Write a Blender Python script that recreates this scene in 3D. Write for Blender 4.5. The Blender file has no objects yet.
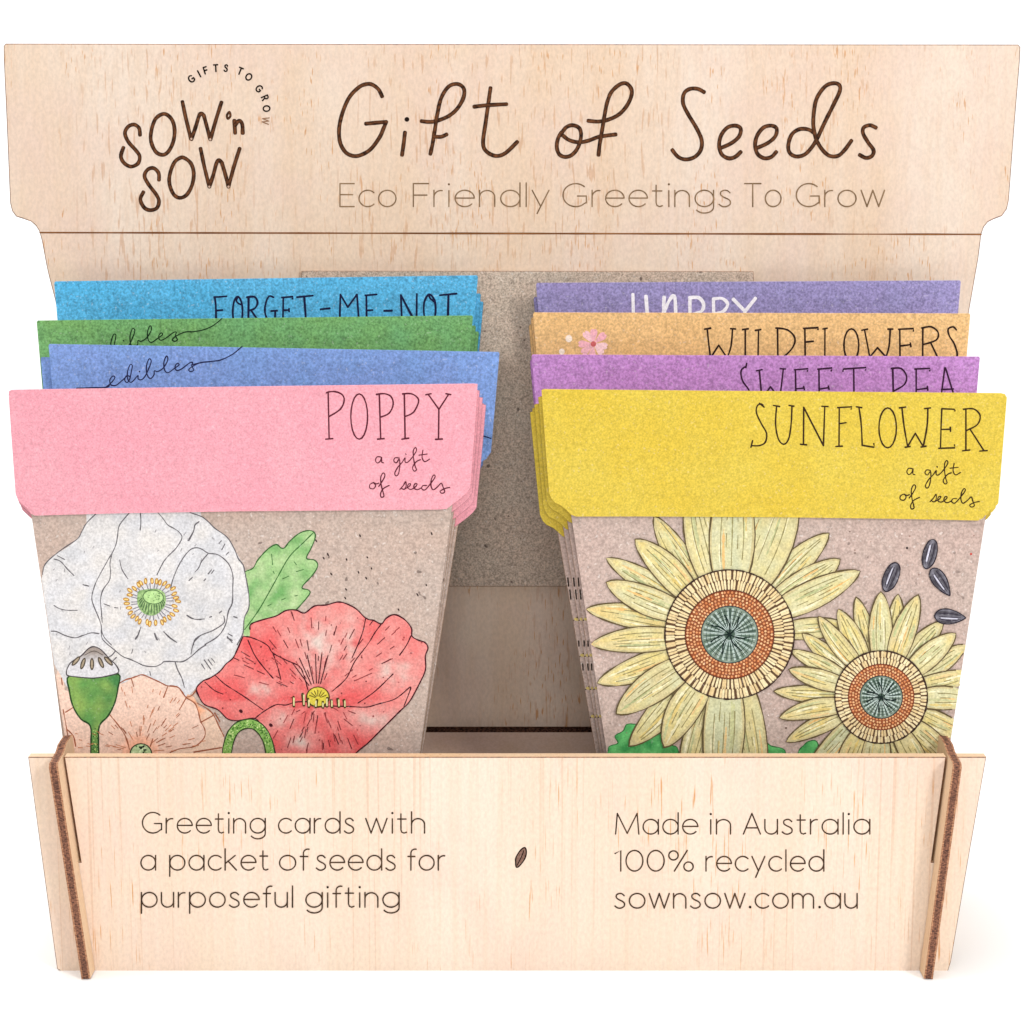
import bpy, math, random
from mathutils import Vector, noise
from mathutils.geometry import delaunay_2d_cdt
R = random.Random(7)
MM = 0.001
# ------------------------------------------------------------------ scene, camera
sc = bpy.context.scene
COL = sc.collection
F, PITCH, CX, CY = 2022.0, math.radians(10), 512.0, 512.0
CAM = Vector((0, -459.6, 193.0))                       # millimetres while building
DV = Vector((0, math.cos(PITCH), -math.sin(PITCH)))
UV = Vector((0, math.sin(PITCH), math.cos(PITCH)))
cam = bpy.data.cameras.new('camera'); camo = bpy.data.objects.new('camera', cam); COL.objects.link(camo)
camo.location = CAM * MM; camo.rotation_euler = (math.radians(90) - PITCH, 0, 0)
cam.sensor_width = 36; cam.lens = 36 * F / 1024; cam.clip_start = 0.01; cam.clip_end = 50
sc.camera = camo

class Plane:
    """a leaning sheet: y0 is its depth at height z0, lean is its tilt back"""
    def __init__(s, y0, z0, lean):
        s.p = Vector((0, y0, z0)); L = math.radians(lean)
        s.t = Vector((0, math.sin(L), math.cos(L))); s.n = Vector((0, -math.cos(L), math.sin(L)))
    def at(s, x, y, off=0.0):
        d = DV + Vector((1, 0, 0)) * ((x - CX) / F) + UV * ((CY - y) / F)
        k = (s.p - CAM).dot(s.n) / d.dot(s.n)
        return CAM + d * k + s.n * off
    def shifted(s, off):
        q = Plane(0, 0, 0); q.t, q.n = s.t, s.n; q.p = s.p + s.n * off
        return q

def lin(c):
    return tuple(((v / 255) / 12.92 if v / 255 <= 0.04045 else ((v / 255 + 0.055) / 1.055) ** 2.4) for v in c)
def mixc(a, b, t):
    t = max(0.0, min(1.0, t)); return tuple(a[i] * (1 - t) + b[i] * t for i in range(3))
def nz(x, y, s=1.0, k=0):
    return noise.noise(Vector((x * s, y * s, k * 7.3)))

# ------------------------------------------------------------------ materials
def new_mat(name):
    m = bpy.data.materials.new(name); m.use_nodes = True
    nt = m.node_tree; b = nt.nodes['Principled BSDF']
    return m, nt, b
def nd(nt, typ, **kw):
    n = nt.nodes.new(typ)
    for k, v in kw.items(): setattr(n, k, v)
    return n
def math_node(nt, op, a, b=None, clamp=False):
    n = nd(nt, 'ShaderNodeMath', operation=op, use_clamp=clamp)
    for i, v in enumerate((a, b)):
        if v is None: continue
        if isinstance(v, (int, float)): n.inputs[i].default_value = v
        else: nt.links.new(v, n.inputs[i])
    return n.outputs[0]
def maprange(nt, v, a, b, c=0.0, d=1.0):
    n = nd(nt, 'ShaderNodeMapRange', clamp=True)
    nt.links.new(v, n.inputs[0])
    for i, x in zip((1, 2, 3, 4), (a, b, c, d)): n.inputs[i].default_value = x
    return n.outputs[0]
def mixnode(nt, fac, a, b, blend='MIX'):
    n = nd(nt, 'ShaderNodeMix', data_type='RGBA', blend_type=blend)
    if isinstance(fac, (int, float)): n.inputs[0].default_value = fac
    else: nt.links.new(fac, n.inputs[0])
    for i, v in ((6, a), (7, b)):
        if isinstance(v, tuple): n.inputs[i].default_value = (*v[:3], 1)
        else: nt.links.new(v, n.inputs[i])
    return n.outputs[2]
def noise_tex(nt, scale, detail=2.0, rough=0.5, stretch=(1, 1, 1), offset=(0, 0, 0)):
    tc = nd(nt, 'ShaderNodeTexCoord'); mp = nd(nt, 'ShaderNodeMapping')
    mp.inputs['Scale'].default_value = stretch; mp.inputs['Location'].default_value = offset
    nt.links.new(tc.outputs['Object'], mp.inputs[0])
    n = nd(nt, 'ShaderNodeTexNoise'); n.inputs['Scale'].default_value = scale
    n.inputs['Detail'].default_value = detail; n.inputs['Roughness'].default_value = rough
    nt.links.new(mp.outputs[0], n.inputs['Vector'])
    return n.outputs['Fac']

def wood_mat(name, base, seed, flecks=1.0, dark=1.0, band_k=1.0):
    """pale pine plywood, grain upright, short resin streaks"""
    m, nt, b = new_mat(name); o = (seed * 3.1, seed * 1.7, seed * 2.3)
    base_l = lin(base)
    band = noise_tex(nt, 38, 3, .55, (1, 1, .10), o)
    fine = noise_tex(nt, 700, 3, .6, (1, 1, .02), o)
    blot = noise_tex(nt, 45, 3, .6, (1, 1, .8), (o[0] + 5, 0, 0))
    c = mixnode(nt, maprange(nt, band, .35, .68), tuple(v * k for v, k in zip(base_l, (1.03, 1.05, 1.07))),
                tuple(v * (1 - (1 - k) * band_k) for v, k in zip(base_l, (.965, .88, .77))))
    c = mixnode(nt, maprange(nt, blot, .45, .66, 0, .7), c, tuple(v * k for v, k in zip(base_l, (.99, .93, .95))))
    c = mixnode(nt, maprange(nt, fine, .45, .75, 0, .30), c, tuple(v * k for v, k in zip(base_l, (.90, .78, .64))))
    # long hairline growth rings, few of them
    ring = noise_tex(nt, 1300, 1, .5, (1, 1, .007), (o[0] + 2, 3, o[2]))
    zone = noise_tex(nt, 24, 1, .5, (1, 1, .25), (o[0] + 12, 3, o[2]))
    rf = math_node(nt, 'MULTIPLY', maprange(nt, ring, .62, .68), maprange(nt, zone, .45, .55))
    c = mixnode(nt, math_node(nt, 'MULTIPLY', rf, .5 * dark), c, tuple(v * k for v, k in zip(base_l, (.75, .5, .33))))
    # resin flecks
    fl = noise_tex(nt, 2300, 1, .5, (1, 1, .034), (o[0] + 9, 1, o[2] + 4))
    fz = noise_tex(nt, 42, 3, .65, (1.5, 1, .6), (o[0] + 7, 8, o[2] + 1))
    ff = math_node(nt, 'MULTIPLY', maprange(nt, fl, .635, .695), maprange(nt, fz, .49, .58))
    c = mixnode(nt, math_node(nt, 'MULTIPLY', ff, min(1, .85 * flecks)), c, tuple(v * k for v, k in zip(base_l, (.80, .50, .26))))
    grit = noise_tex(nt, 1500, 2, .6, (1, 1, .6), o)
    g = maprange(nt, grit, .34, .66, .93, 1.05)
    comb = nd(nt, 'ShaderNodeCombineColor')
    for i in range(3): nt.links.new(g, comb.inputs[i])
    c = mixnode(nt, 1.0, c, comb.outputs[0], 'MULTIPLY')
    nt.links.new(c, b.inputs['Base Color'])
    b.inputs['Roughness'].default_value = .62; b.inputs['Specular IOR Level'].default_value = .25
    bp = nd(nt, 'ShaderNodeBump'); bp.inputs['Strength'].default_value = .12; bp.inputs['Distance'].default_value = .0003
    nt.links.new(fine, bp.inputs['Height']); nt.links.new(bp.outputs[0], b.inputs['Normal'])
    return m

def burnt_mat(name, c1, c2):
    m, nt, b = new_mat(name)
    n = noise_tex(nt, 1500, 3, .65, (1, 1, 1.9)); n2 = noise_tex(nt, 350, 2, .5)
    c = mixnode(nt, maprange(nt, n, .38, .64), lin(c1), lin(c2))
    c = mixnode(nt, maprange(nt, n2, .5, .8, 0, .5), c, lin(c1))
    nt.links.new(c, b.inputs['Base Color']); b.inputs['Roughness'].default_value = .8
    bp = nd(nt, 'ShaderNodeBump'); bp.inputs['Strength'].default_value = .5; bp.inputs['Distance'].default_value = .0004
    nt.links.new(n, bp.inputs['Height']); nt.links.new(bp.outputs[0], b.inputs['Normal'])
    return m

MC = {}
def paper_mat(name, color=None, grain=.13, fleck=.25, scale=1900, warm=None, specks=0.0):
    """fibrous recycled paper; without a colour it reads the printed colour attribute"""
    m, nt, b = new_mat(name); MC[name] = color
    if color is None:
        a = nd(nt, 'ShaderNodeAttribute', attribute_name='Col'); c = a.outputs['Color']
    else:
        big = noise_tex(nt, 60, 3, .6)
        l = lin(color); w = warm or (1.04, .97, .95)
        c = mixnode(nt, maprange(nt, big, .35, .65), l, tuple(min(1, v * k) for v, k in zip(l, w)))
    n1 = noise_tex(nt, scale, 2, .6); n2 = noise_tex(nt, scale * .45, 2, .6, (1, 1, 1), (3, 3, 3))
    s = math_node(nt, 'ADD', maprange(nt, n1, .36, .64, 1 - grain * 1.7, 1 + grain * 1.7), maprange(nt, n2, .36, .64, -grain * .8, grain * .8))
    comb = nd(nt, 'ShaderNodeCombineColor')
    for i in range(3): nt.links.new(s, comb.inputs[i])
    c = mixnode(nt, 1.0, c, comb.outputs[0], 'MULTIPLY')
    n3 = noise_tex(nt, scale * .8, 1, .5, (1, 1, 1), (7, 1, 4))
    c = mixnode(nt, maprange(nt, n3, .66, .74, 0, fleck), c, (.9, .88, .85))
    if specks:
        n4 = noise_tex(nt, 420, 1, .5, (1, 1, 1), (2, 9, 5))
        c = mixnode(nt, maprange(nt, n4, .735, .76, 0, specks), c, (.10, .07, .06))
    nt.links.new(c, b.inputs['Base Color'])
    b.inputs['Roughness'].default_value = .88; b.inputs['Specular IOR Level'].default_value = .15
    bp = nd(nt, 'ShaderNodeBump'); bp.inputs['Strength'].default_value = .25; bp.inputs['Distance'].default_value = .00012
    nt.links.new(n1, bp.inputs['Height']); nt.links.new(bp.outputs[0], b.inputs['Normal'])
    return m

M = {}
M['header_wood'] = wood_mat('pine_ply_header', (215, 195, 177), 1, 1.0)
M['front_wood'] = wood_mat('pine_ply_front', (226, 206, 187), 2.6, 1.3, .6, .35)
M['side_wood'] = wood_mat('pine_ply_side', (222, 194, 162), 4.2, .8)
M['shelf_wood'] = wood_mat('pine_ply_shelf', (176, 152, 138), 6.4, .0, .0)
M['burnt'] = burnt_mat('laser_burnt_edge', (62, 32, 22), (150, 98, 72))
M['burnt_thin'] = burnt_mat('laser_burnt_rim', (86, 50, 32), (160, 112, 80))
M['veneer'] = burnt_mat('scorched_outer_ply', (128, 78, 54), (196, 146, 108))
M['print'] = paper_mat('printed_ink', None, .05, .0, 1900)
M['ink'] = paper_mat('black_ink', None, .03, .0, 1900)
M['wash'] = paper_mat('watercolour_print', None, .075, .10, 1900)
M['greyboard'] = paper_mat('greyboard', (186, 170, 154), .17, .3, 2200, None, .8)
M['kraft'] = paper_mat('kraft_paper', (183, 165, 154), .09, .3, 1700, (1.02, .96, .93), .7)
M['kraft_edge_shade'] = paper_mat('kraft_shaded_edge', (150, 118, 92), .12, .1, 1700)  # darker kraft that paints shade on pocket sides and stacked rims
M['kraft_rose'] = paper_mat('kraft_paper_rosy', (183, 163, 153), .10, .3, 1700, (1.02, .97, .97), .5)
M['pink'] = paper_mat('pink_paper', (222, 155, 165), .07, .14, 2300, (1.0, .93, .96))
M['yellow'] = paper_mat('yellow_paper', (203, 179, 73), .08, .12, 2300, (1.0, .95, .75))
M['blue'] = paper_mat('blue_paper', (91, 170, 211), .15, .22, 1700, (.8, .98, 1.0))
M['green'] = paper_mat('green_paper', (107, 161, 106), .15, .16, 1700, (1.15, 1.0, .8))
M['periwinkle'] = paper_mat('periwinkle_paper', (122, 156, 212), .12, .22, 1700, (1.1, .98, 1.0))
M['violet'] = paper_mat('violet_paper', (143, 137, 181), .14, .2, 1700, (1.05, .97, 1.0))
M['orange'] = paper_mat('orange_paper', (219, 179, 126), .11, .18, 1700, (1.0, .97, .9))
M['mauve'] = paper_mat('mauve_paper', (185, 135, 194), .13, .2, 1700, (1.0, .93, .98))
m, nt, b = new_mat('white_backdrop_paper'); n = noise_tex(nt, 30, 3)
nt.links.new(mixnode(nt, n, (.93, .93, .93), (.90, .90, .90)), b.inputs['Base Color']); b.inputs['Roughness'].default_value = .9
M['backdrop'] = m

# ------------------------------------------------------------------ mesh builder
class MB:
    def __init__(s): s.v, s.f, s.c, s.m = [], [], [], []
    def add(s, verts, faces, col=(1, 1, 1), mi=0):
        n = len(s.v); s.v += [tuple(x) for x in verts]
        s.c += (list(col) if isinstance(col, list) else [col] * len(verts))
        s.f += [tuple(i + n for i in f) for f in faces]; s.m += [mi] * len(faces)
    def build(s, name, mats, parent=None, base=Vector((0, 0, 0)), smooth=False):
        me = bpy.data.meshes.new(name)
        me.from_pydata([(Vector(v) - base) * MM for v in s.v], [], s.f)
        for mt in (mats if isinstance(mats, (list, tuple)) else [mats]): me.materials.append(mt)
        me.polygons.foreach_set('material_index', s.m)
        a = me.color_attributes.new('Col', 'FLOAT_COLOR', 'POINT')
        flat = [q for c in s.c for q in (c[0], c[1], c[2], 1.0)]
        a.data.foreach_set('color', flat); me.update()
        o = bpy.data.objects.new(name, me); COL.objects.link(o)
        if parent is not None: o.parent = parent
        return o
def thing(name, loc, label, cat, group=None):
    o = bpy.data.objects.new(name, None); o.empty_display_size = .01; COL.objects.link(o)
    o.location = Vector(loc) * MM; o['label'] = label; o['category'] = cat
    if group: o['group'] = group
    return o

def area2(p): return sum(p[i - 1][0] * p[i][1] - p[i][0] * p[i - 1][1] for i in range(len(p)))
def inside(pt, poly):
    x, y = pt; r = False; j = len(poly) - 1
    for i in range(len(poly)):
        a, b_ = poly[i], poly[j]
        if (a[1] > y) != (b_[1] > y) and x < (b_[0] - a[0]) * (y - a[1]) / (b_[1] - a[1]) + a[0]: r = not r
        j = i
    return r
def clip(poly, conv):
    """Sutherland-Hodgman against a convex outline"""
    if conv is None: return poly
    s = 1 if area2(conv) > 0 else -1; out = list(poly)
    for i in range(len(conv)):
        a, b_ = conv[i - 1], conv[i]
        def side(p): return s * ((b_[0] - a[0]) * (p[1] - a[1]) - (b_[1] - a[1]) * (p[0] - a[0]))
        inp, out = out, []
        for k in range(len(inp)):
            p, q = inp[k - 1], inp[k]; sp, sq = side(p), side(q)
            if (sp >= 0) != (sq >= 0):
                t = sp / (sp - sq); out.append((p[0] + t * (q[0] - p[0]), p[1] + t * (q[1] - p[1])))
            if sq >= 0: out.append(q)
        if len(out) < 3: return []
    return out
def smooth(pts, closed=False, n=5):
    if len(pts) < 3: return list(pts)
    P = list(pts); out = []; L = len(P); rng = range(L if closed else L - 1)
    for i in rng:
        p0 = P[(i - 1) % L] if (closed or i > 0) else P[0]; p1 = P[i]; p2 = P[(i + 1) % L]
        p3 = P[(i + 2) % L] if (closed or i + 2 < L) else P[-1]
        for k in range(n):
            t = k / n
            out.append(tuple(.5 * (2 * p1[j] + (p2[j] - p0[j]) * t + (2 * p0[j] - 5 * p1[j] + 4 * p2[j] - p3[j]) * t * t
                                   + (3 * p1[j] - p0[j] - 3 * p2[j] + p3[j]) * t ** 3) for j in (0, 1)))
    if not closed: out.append(P[-1])
    return out

class Print:
    """ink and colour laid on a sheet; every mark sits a hair above the one before it"""
    def __init__(s, plane, base=.04, conv=None): s.pl, s.off, s.mb, s.conv = plane, base, MB(), conv
    def lift(s, d=.0004): s.off += min(d, .0004)
    def fill(s, poly, col, step=None, mi=0):
        poly = clip(poly, s.conv)
        q = []
        for p in poly:
            if not q or abs(p[0] - q[-1][0]) + abs(p[1] - q[-1][1]) > .02: q.append(p)
        if len(q) < 3: return
        s.lift()
        if step is None:
            pts = q
        else:
            xs = [p[0] for p in q]; ys = [p[1] for p in q]; pts = list(q); y = min(ys) + step / 2
            while y < max(ys):
                x = min(xs) + step / 2
                while x < max(xs):
                    pt = (x + R.uniform(-.2, .2) * step, y + R.uniform(-.2, .2) * step)
                    if inside(pt, q): pts.append(pt)
                    x += step
                y += step
        k = len(q)
        r = delaunay_2d_cdt([Vector(p) for p in pts], [(i, (i + 1) % k) for i in range(k)], [], 1, 1e-4)
        vv, ff = r[0], r[2]
        cols = [col(v.x, v.y) for v in vv] if callable(col) else [col] * len(vv)
        s.mb.add([s.pl.at(v.x, v.y, s.off) for v in vv], ff, cols, mi)
    def stroke(s, pts, w, col, sm=True, col2=None, wob=.10, n=5, taper=False, closed=False, mi=0):
        P = smooth(pts, closed, n) if sm else list(pts)
        if closed: P.append(P[0])
        if s.conv is not None:
            runs, cur = [], []
            for p in P:
                if inside(p, s.conv): cur.append(p)
                else:
                    if len(cur) > 1: runs.append(cur)
                    cur = []
            if len(cur) > 1: runs.append(cur)
        else: runs = [P]
        for P in runs:
            s._ribbon(P, w, col, col2, wob, taper, mi)
    def _ribbon(s, P, w, col, col2, wob, taper, mi):
        Q = [P[0]]
        for p in P[1:]:
            if math.dist(p, Q[-1]) > .12: Q.append(p)
        if len(Q) < 2: return
        s.lift(); h = w / 2; sec = []
        for i, p in enumerate(Q):
            a = Q[max(0, i - 1)]; b_ = Q[min(len(Q) - 1, i + 1)]
            T = Vector((b_[0] - a[0], b_[1] - a[1])).normalized()
            k = 1 + wob * 2 * nz(p[0], p[1], .23, w)
            if taper: k *= .35 + .65 * math.sin(math.pi * min(1, max(0, (i + .5) / len(Q)))) ** .6
            sec.append((Vector(p), T, h * k))
        p0, T0, h0 = sec[0]; p1, T1, h1 = sec[-1]
        cap = [(.12, .97), (.55, .80), (.85, .50)]
        full = [(p0 - T0 * h0 * math.sin(math.acos(c)), T0, h0 * c) for _, c in reversed(cap)] + sec + \
               [(p1 + T1 * h1 * math.sin(math.acos(c)), T1, h1 * c) for _, c in cap]
        prof = (-1, 1) if col2 is None else (-1, -.42, .42, 1)
        V, C = [], []; o = s.off
        for (p, T, hh) in full:
            N = Vector((-T.y, T.x)); o += .00004
            for t in prof:
                q = p + N * hh * t; V.append(s.pl.at(q.x, q.y, o))
                if col2 is not None:
                    g = .5 + .9 * nz(q.x, q.y, .35, 3); c2 = mixc(col, col2, g) if abs(t) < .9 else col
                    C.append(c2)
                else: C.append(col)
        s.off = o; k = len(prof); Fc = []
        for i in range(len(full) - 1):
            for j in range(k - 1):
                a = i * k + j; Fc.append((a, a + 1, a + k + 1, a + k))
        s.mb.add(V, Fc, C, mi)
    def dot(s, c, rx, ry=None, col=(0, 0, 0), ang=0, n=12):
        ry = ry or rx; ca, sa = math.cos(ang), math.sin(ang)
        poly = [(c[0] + rx * math.cos(t) * ca - ry * math.sin(t) * sa, c[1] + rx * math.cos(t) * sa + ry * math.sin(t) * ca)
                for t in (2 * math.pi * i / n for i in range(n))]
        if s.conv is not None and not all(inside(p, s.conv) for p in poly): 
            poly = clip(poly, s.conv)
            if len(poly) < 3: return
        s.lift(.0001); k = len(poly)
        s.mb.add([s.pl.at(*p, s.off) for p in poly], [tuple(range(k))], col)
    def build(s, name, mat, parent, base): return s.mb.build(name, mat, parent, base)

def inset(poly, d):
    s = 1 if area2(poly) > 0 else -1; out = []; n = len(poly)
    for i in range(n):
        a, p, b_ = Vector(poly[i - 1]), Vector(poly[i]), Vector(poly[(i + 1) % n])
        e1 = (p - a).normalized(); e2 = (b_ - p).normalized()
        n1 = Vector((-e1.y, e1.x)) * s; n2 = Vector((-e2.y, e2.x)) * s
        m_ = n1 + n2; den = max(.35, 1 + n1.dot(n2)); out.append(tuple(p + m_ * (d / den)))
    return out
def slab(pl, poly, thick, mb=None, rim=0.0, front_off=0.0):
    """board cut to an outline: front face (0), sides and chamfered rim (1)"""
    mb = mb or MB(); n = len(poly); ins = inset(poly, rim) if rim else poly
    def cdt(q):
        r = delaunay_2d_cdt([Vector(p) for p in q], [(i, (i + 1) % n) for i in range(n)], [], 1, 1e-5)
        return [tuple(v) for v in r[0]], [tuple(f) for f in r[2]]
    vv, ff = cdt(ins)
    mb.add([pl.at(*v, front_off) for v in vv], ff, mi=0)
    bv, bf = cdt(poly)
    mb.add([pl.at(*v) + pl.n * (front_off - thick) for v in bv], [tuple(reversed(f)) for f in bf], mi=0)
    d = rim * .24
    ring = [[pl.at(*p, front_off) for p in ins], [pl.at(*p, front_off - d) for p in poly],
            [pl.at(*p) + pl.n * (front_off - thick) for p in poly]]
    for a, b_ in ((0, 1), (1, 2)):
        if a == 0 and not rim: continue
        V = ring[a] + ring[b_]
        mb.add(V, [(i, (i + 1) % n, n + (i + 1) % n, n + i) for i in range(n)], mi=1 if b_ == 2 else (2 if rim else 1))
    return mb

# ------------------------------------------------------------------ the surface and backdrop
mb = MB(); prof = [(-1500, 0), (-600, 0), (0, 0), (300, 0), (600, 0)]
for i in range(1, 13):
    t = math.pi / 2 * i / 12; prof.append((600 + 300 * math.sin(t), 300 - 300 * math.cos(t)))
prof += [(900, 600), (900, 1200)]
V = [(x, y, z) for (y, z) in prof for x in (-1400, 1400)]
mb.add(V, [(2 * i, 2 * i + 1, 2 * i + 3, 2 * i + 2) for i in range(len(prof) - 1)])
o = mb.build('ground', M['backdrop']); o['kind'] = 'structure'; o['label'] = 'seamless white studio surface and backdrop under the stand'
for p in o.data.polygons: p.use_smooth = True

# ------------------------------------------------------------------ the stand
FRONT = Plane(0, 0, 0)
BOARD = Plane(64, 40, 6)
stand = thing('display_stand', (0, 30, 0), 'pale plywood countertop stand with engraved header board and low front panel', 'display stand')
SB = Vector((0, 30, 0))

def arc(cx, cy, r, a0, a1, n=8):
    return [(cx + r * math.cos(math.radians(a0 + (a1 - a0) * i / n)), cy + r * math.sin(math.radians(a0 + (a1 - a0) * i / n))) for i in range(n + 1)]
left = [(5.5, 43.5), (3.5, 46), (3.6, 58), (6.5, 120), (10, 203), (12, 211), (16, 216.5), (24, 219), (31, 221.5), (36, 226), (39.5, 232),
        (42, 242), (46.5, 266), (48.5, 275), (55, 300), (66, 360), (84, 460), (104, 580), (126, 727.5)]
right = [(1018.5, 44.5), (1020.5, 47), (1020, 60), (1015, 120), (1009, 200), (1007, 209), (1002, 216), (994, 219), (988, 222), (984, 227), (981.5, 234),
         (978.5, 258), (969, 312), (962, 360), (944, 460), (924, 580), (900, 727.5)]
outline = list(reversed(left)) + right
bb = slab(BOARD, outline, 3.0, rim=.9)
# the board stops above the shelf; an added dark board closes the gap
back_board = bb.build('back_board', [M['header_wood'], M['burnt'], M['burnt_thin']], stand, SB)

DK, BR = lin((28, 15, 9)), lin((112, 68, 40))
def Z(pts, ox, oy, s=5.12): return [(ox + x / s, oy + y / s) for x, y in pts]
def engrave(pr, pts, w=4.0, sm=True, closed=False): pr.stroke(pts, w, DK, sm, BR, .05, 6, closed=closed)
# title
pr = Print(BOARD, .03); A = (320, 70); B = (520, 70); D = (700, 70)
for pts, (ox, oy) in [
    ([(318, 135), (300, 100), (270, 76), (240, 72), (200, 88), (150, 140), (115, 220), (98, 300), (103, 370), (130, 420), (170, 440), (210, 435), (260, 405), (305, 345), (325, 300), (339, 266)], A),
    ([(339, 266), (290, 270), (235, 275)], A), ([(435, 320), (428, 380), (420, 435)], A),
    ([(520, 262), (560, 266), (600, 260), (660, 235), (705, 195), (735, 140), (736, 95), (705, 72), (660, 84), (622, 140), (602, 220), (586, 320), (576, 380), (565, 430)], A),
    ([(586, 341), (620, 342), (648, 330)], A), ([(873, 92), (862, 170), (848, 270), (835, 370), (850, 415), (900, 440), (950, 425), (1010, 368)], A),
    ([(790, 188), (860, 180), (955, 175)], A),
    ([(210, 327), (250, 358), (300, 370), (350, 362), (400, 343), (450, 335), (490, 330)], B),
    ([(205, 335), (235, 295), (270, 283), (305, 300), (312, 345), (295, 400), (265, 435), (230, 445), (200, 430), (188, 390), (196, 348), (212, 320)], B),
    ([(350, 260), (400, 264), (450, 255), (510, 225), (555, 170), (573, 110), (550, 72), (515, 72), (470, 110), (448, 160), (435, 220), (420, 310), (408, 380), (402, 435)], B),
    ([(942, 113), (910, 97), (870, 97), (840, 120), (835, 170), (860, 225), (905, 300), (930, 360), (925, 410), (895, 445), (850, 458), (810, 445), (780, 410)], B),
    ([(105, 400), (160, 375), (200, 340), (208, 300), (180, 285), (140, 295), (108, 335), (98, 385), (110, 430), (145, 452), (180, 445), (208, 420)], D),
    ([(290, 400), (345, 375), (385, 340), (392, 300), (365, 285), (325, 295), (293, 335), (282, 385), (295, 430), (330, 452), (365, 445), (390, 420)], D),
    ([(588, 325), (555, 305), (510, 303), (470, 330), (452, 385), (460, 425), (495, 443), (540, 430), (580, 385), (605, 340), (640, 265), (680, 185), (715, 110), (712, 76), (680, 68), (640, 85), (600, 140), (585, 200), (580, 280), (592, 345), (620, 400), (660, 438), (705, 440), (740, 410), (775, 362)], D),
    ([(900, 295), (870, 283), (838, 295), (835, 325), (860, 370), (888, 410), (880, 440), (850, 450), (818, 435)], D)]:
    engrave(pr, Z(pts, ox, oy))
pr.dot((320 + 445 / 5.12, 70 + 253 / 5.12), 2.4, col=DK)
o = pr.build('title_lettering', M['print'], back_board, SB); o.parent = back_board
# logo
pr = Print(BOARD, .03); G0 = (100, 50)
for pts, w, cl in [
    ([(205, 435), (200, 400), (175, 382), (145, 392), (128, 425), (145, 470), (185, 515), (203, 545), (195, 580), (160, 597), (125, 580), (107, 545), (120, 500)], 3.9, False),
    ([(340, 330), (370, 360), (382, 410), (375, 470), (350, 520), (320, 537), (285, 520), (262, 470), (262, 420), (280, 360), (310, 332)], 3.9, True),
    ([(302, 665), (300, 630), (275, 605), (245, 612), (228, 645), (250, 690), (288, 740), (302, 775), (290, 810), (255, 820), (225, 805), (207, 765), (222, 728)], 3.9, False),
    ([(430, 552), (465, 580), (480, 630), (472, 690), (445, 740), (410, 757), (378, 740), (357, 690), (357, 640), (378, 580), (405, 555)], 3.9, True),
    ([(662, 318), (650, 335), (655, 352), (668, 338)], 2.4, True),
    ([(688, 362), (692, 425)], 4.0, False), ([(692, 385), (712, 362), (728, 380), (731, 425)], 4.0, False)]:
    engrave(pr, Z(pts, *G0), w, True, cl)
for pts in [[(422, 265), (440, 350), (466, 455)], [(468, 457), (488, 400), (508, 336), (520, 326), (532, 336)], [(532, 336), (548, 395), (565, 458)], [(566, 458), (590, 370), (622, 268)],
            [(515, 505), (535, 600), (560, 700)], [(560, 700), (580, 640), (597, 578), (610, 564), (624, 578)], [(624, 578), (640, 630), (658, 700)], [(658, 700), (685, 600), (715, 505)]]:
    engrave(pr, Z(pts, *G0), 3.9)
for x, y in ((468, 455), (565, 458), (560, 700), (658, 700)):
    pr.lift(); pr.dot((100 + x / 5.12, 50 + y / 5.12), 1.1, col=lin((190, 160, 140)))

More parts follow.
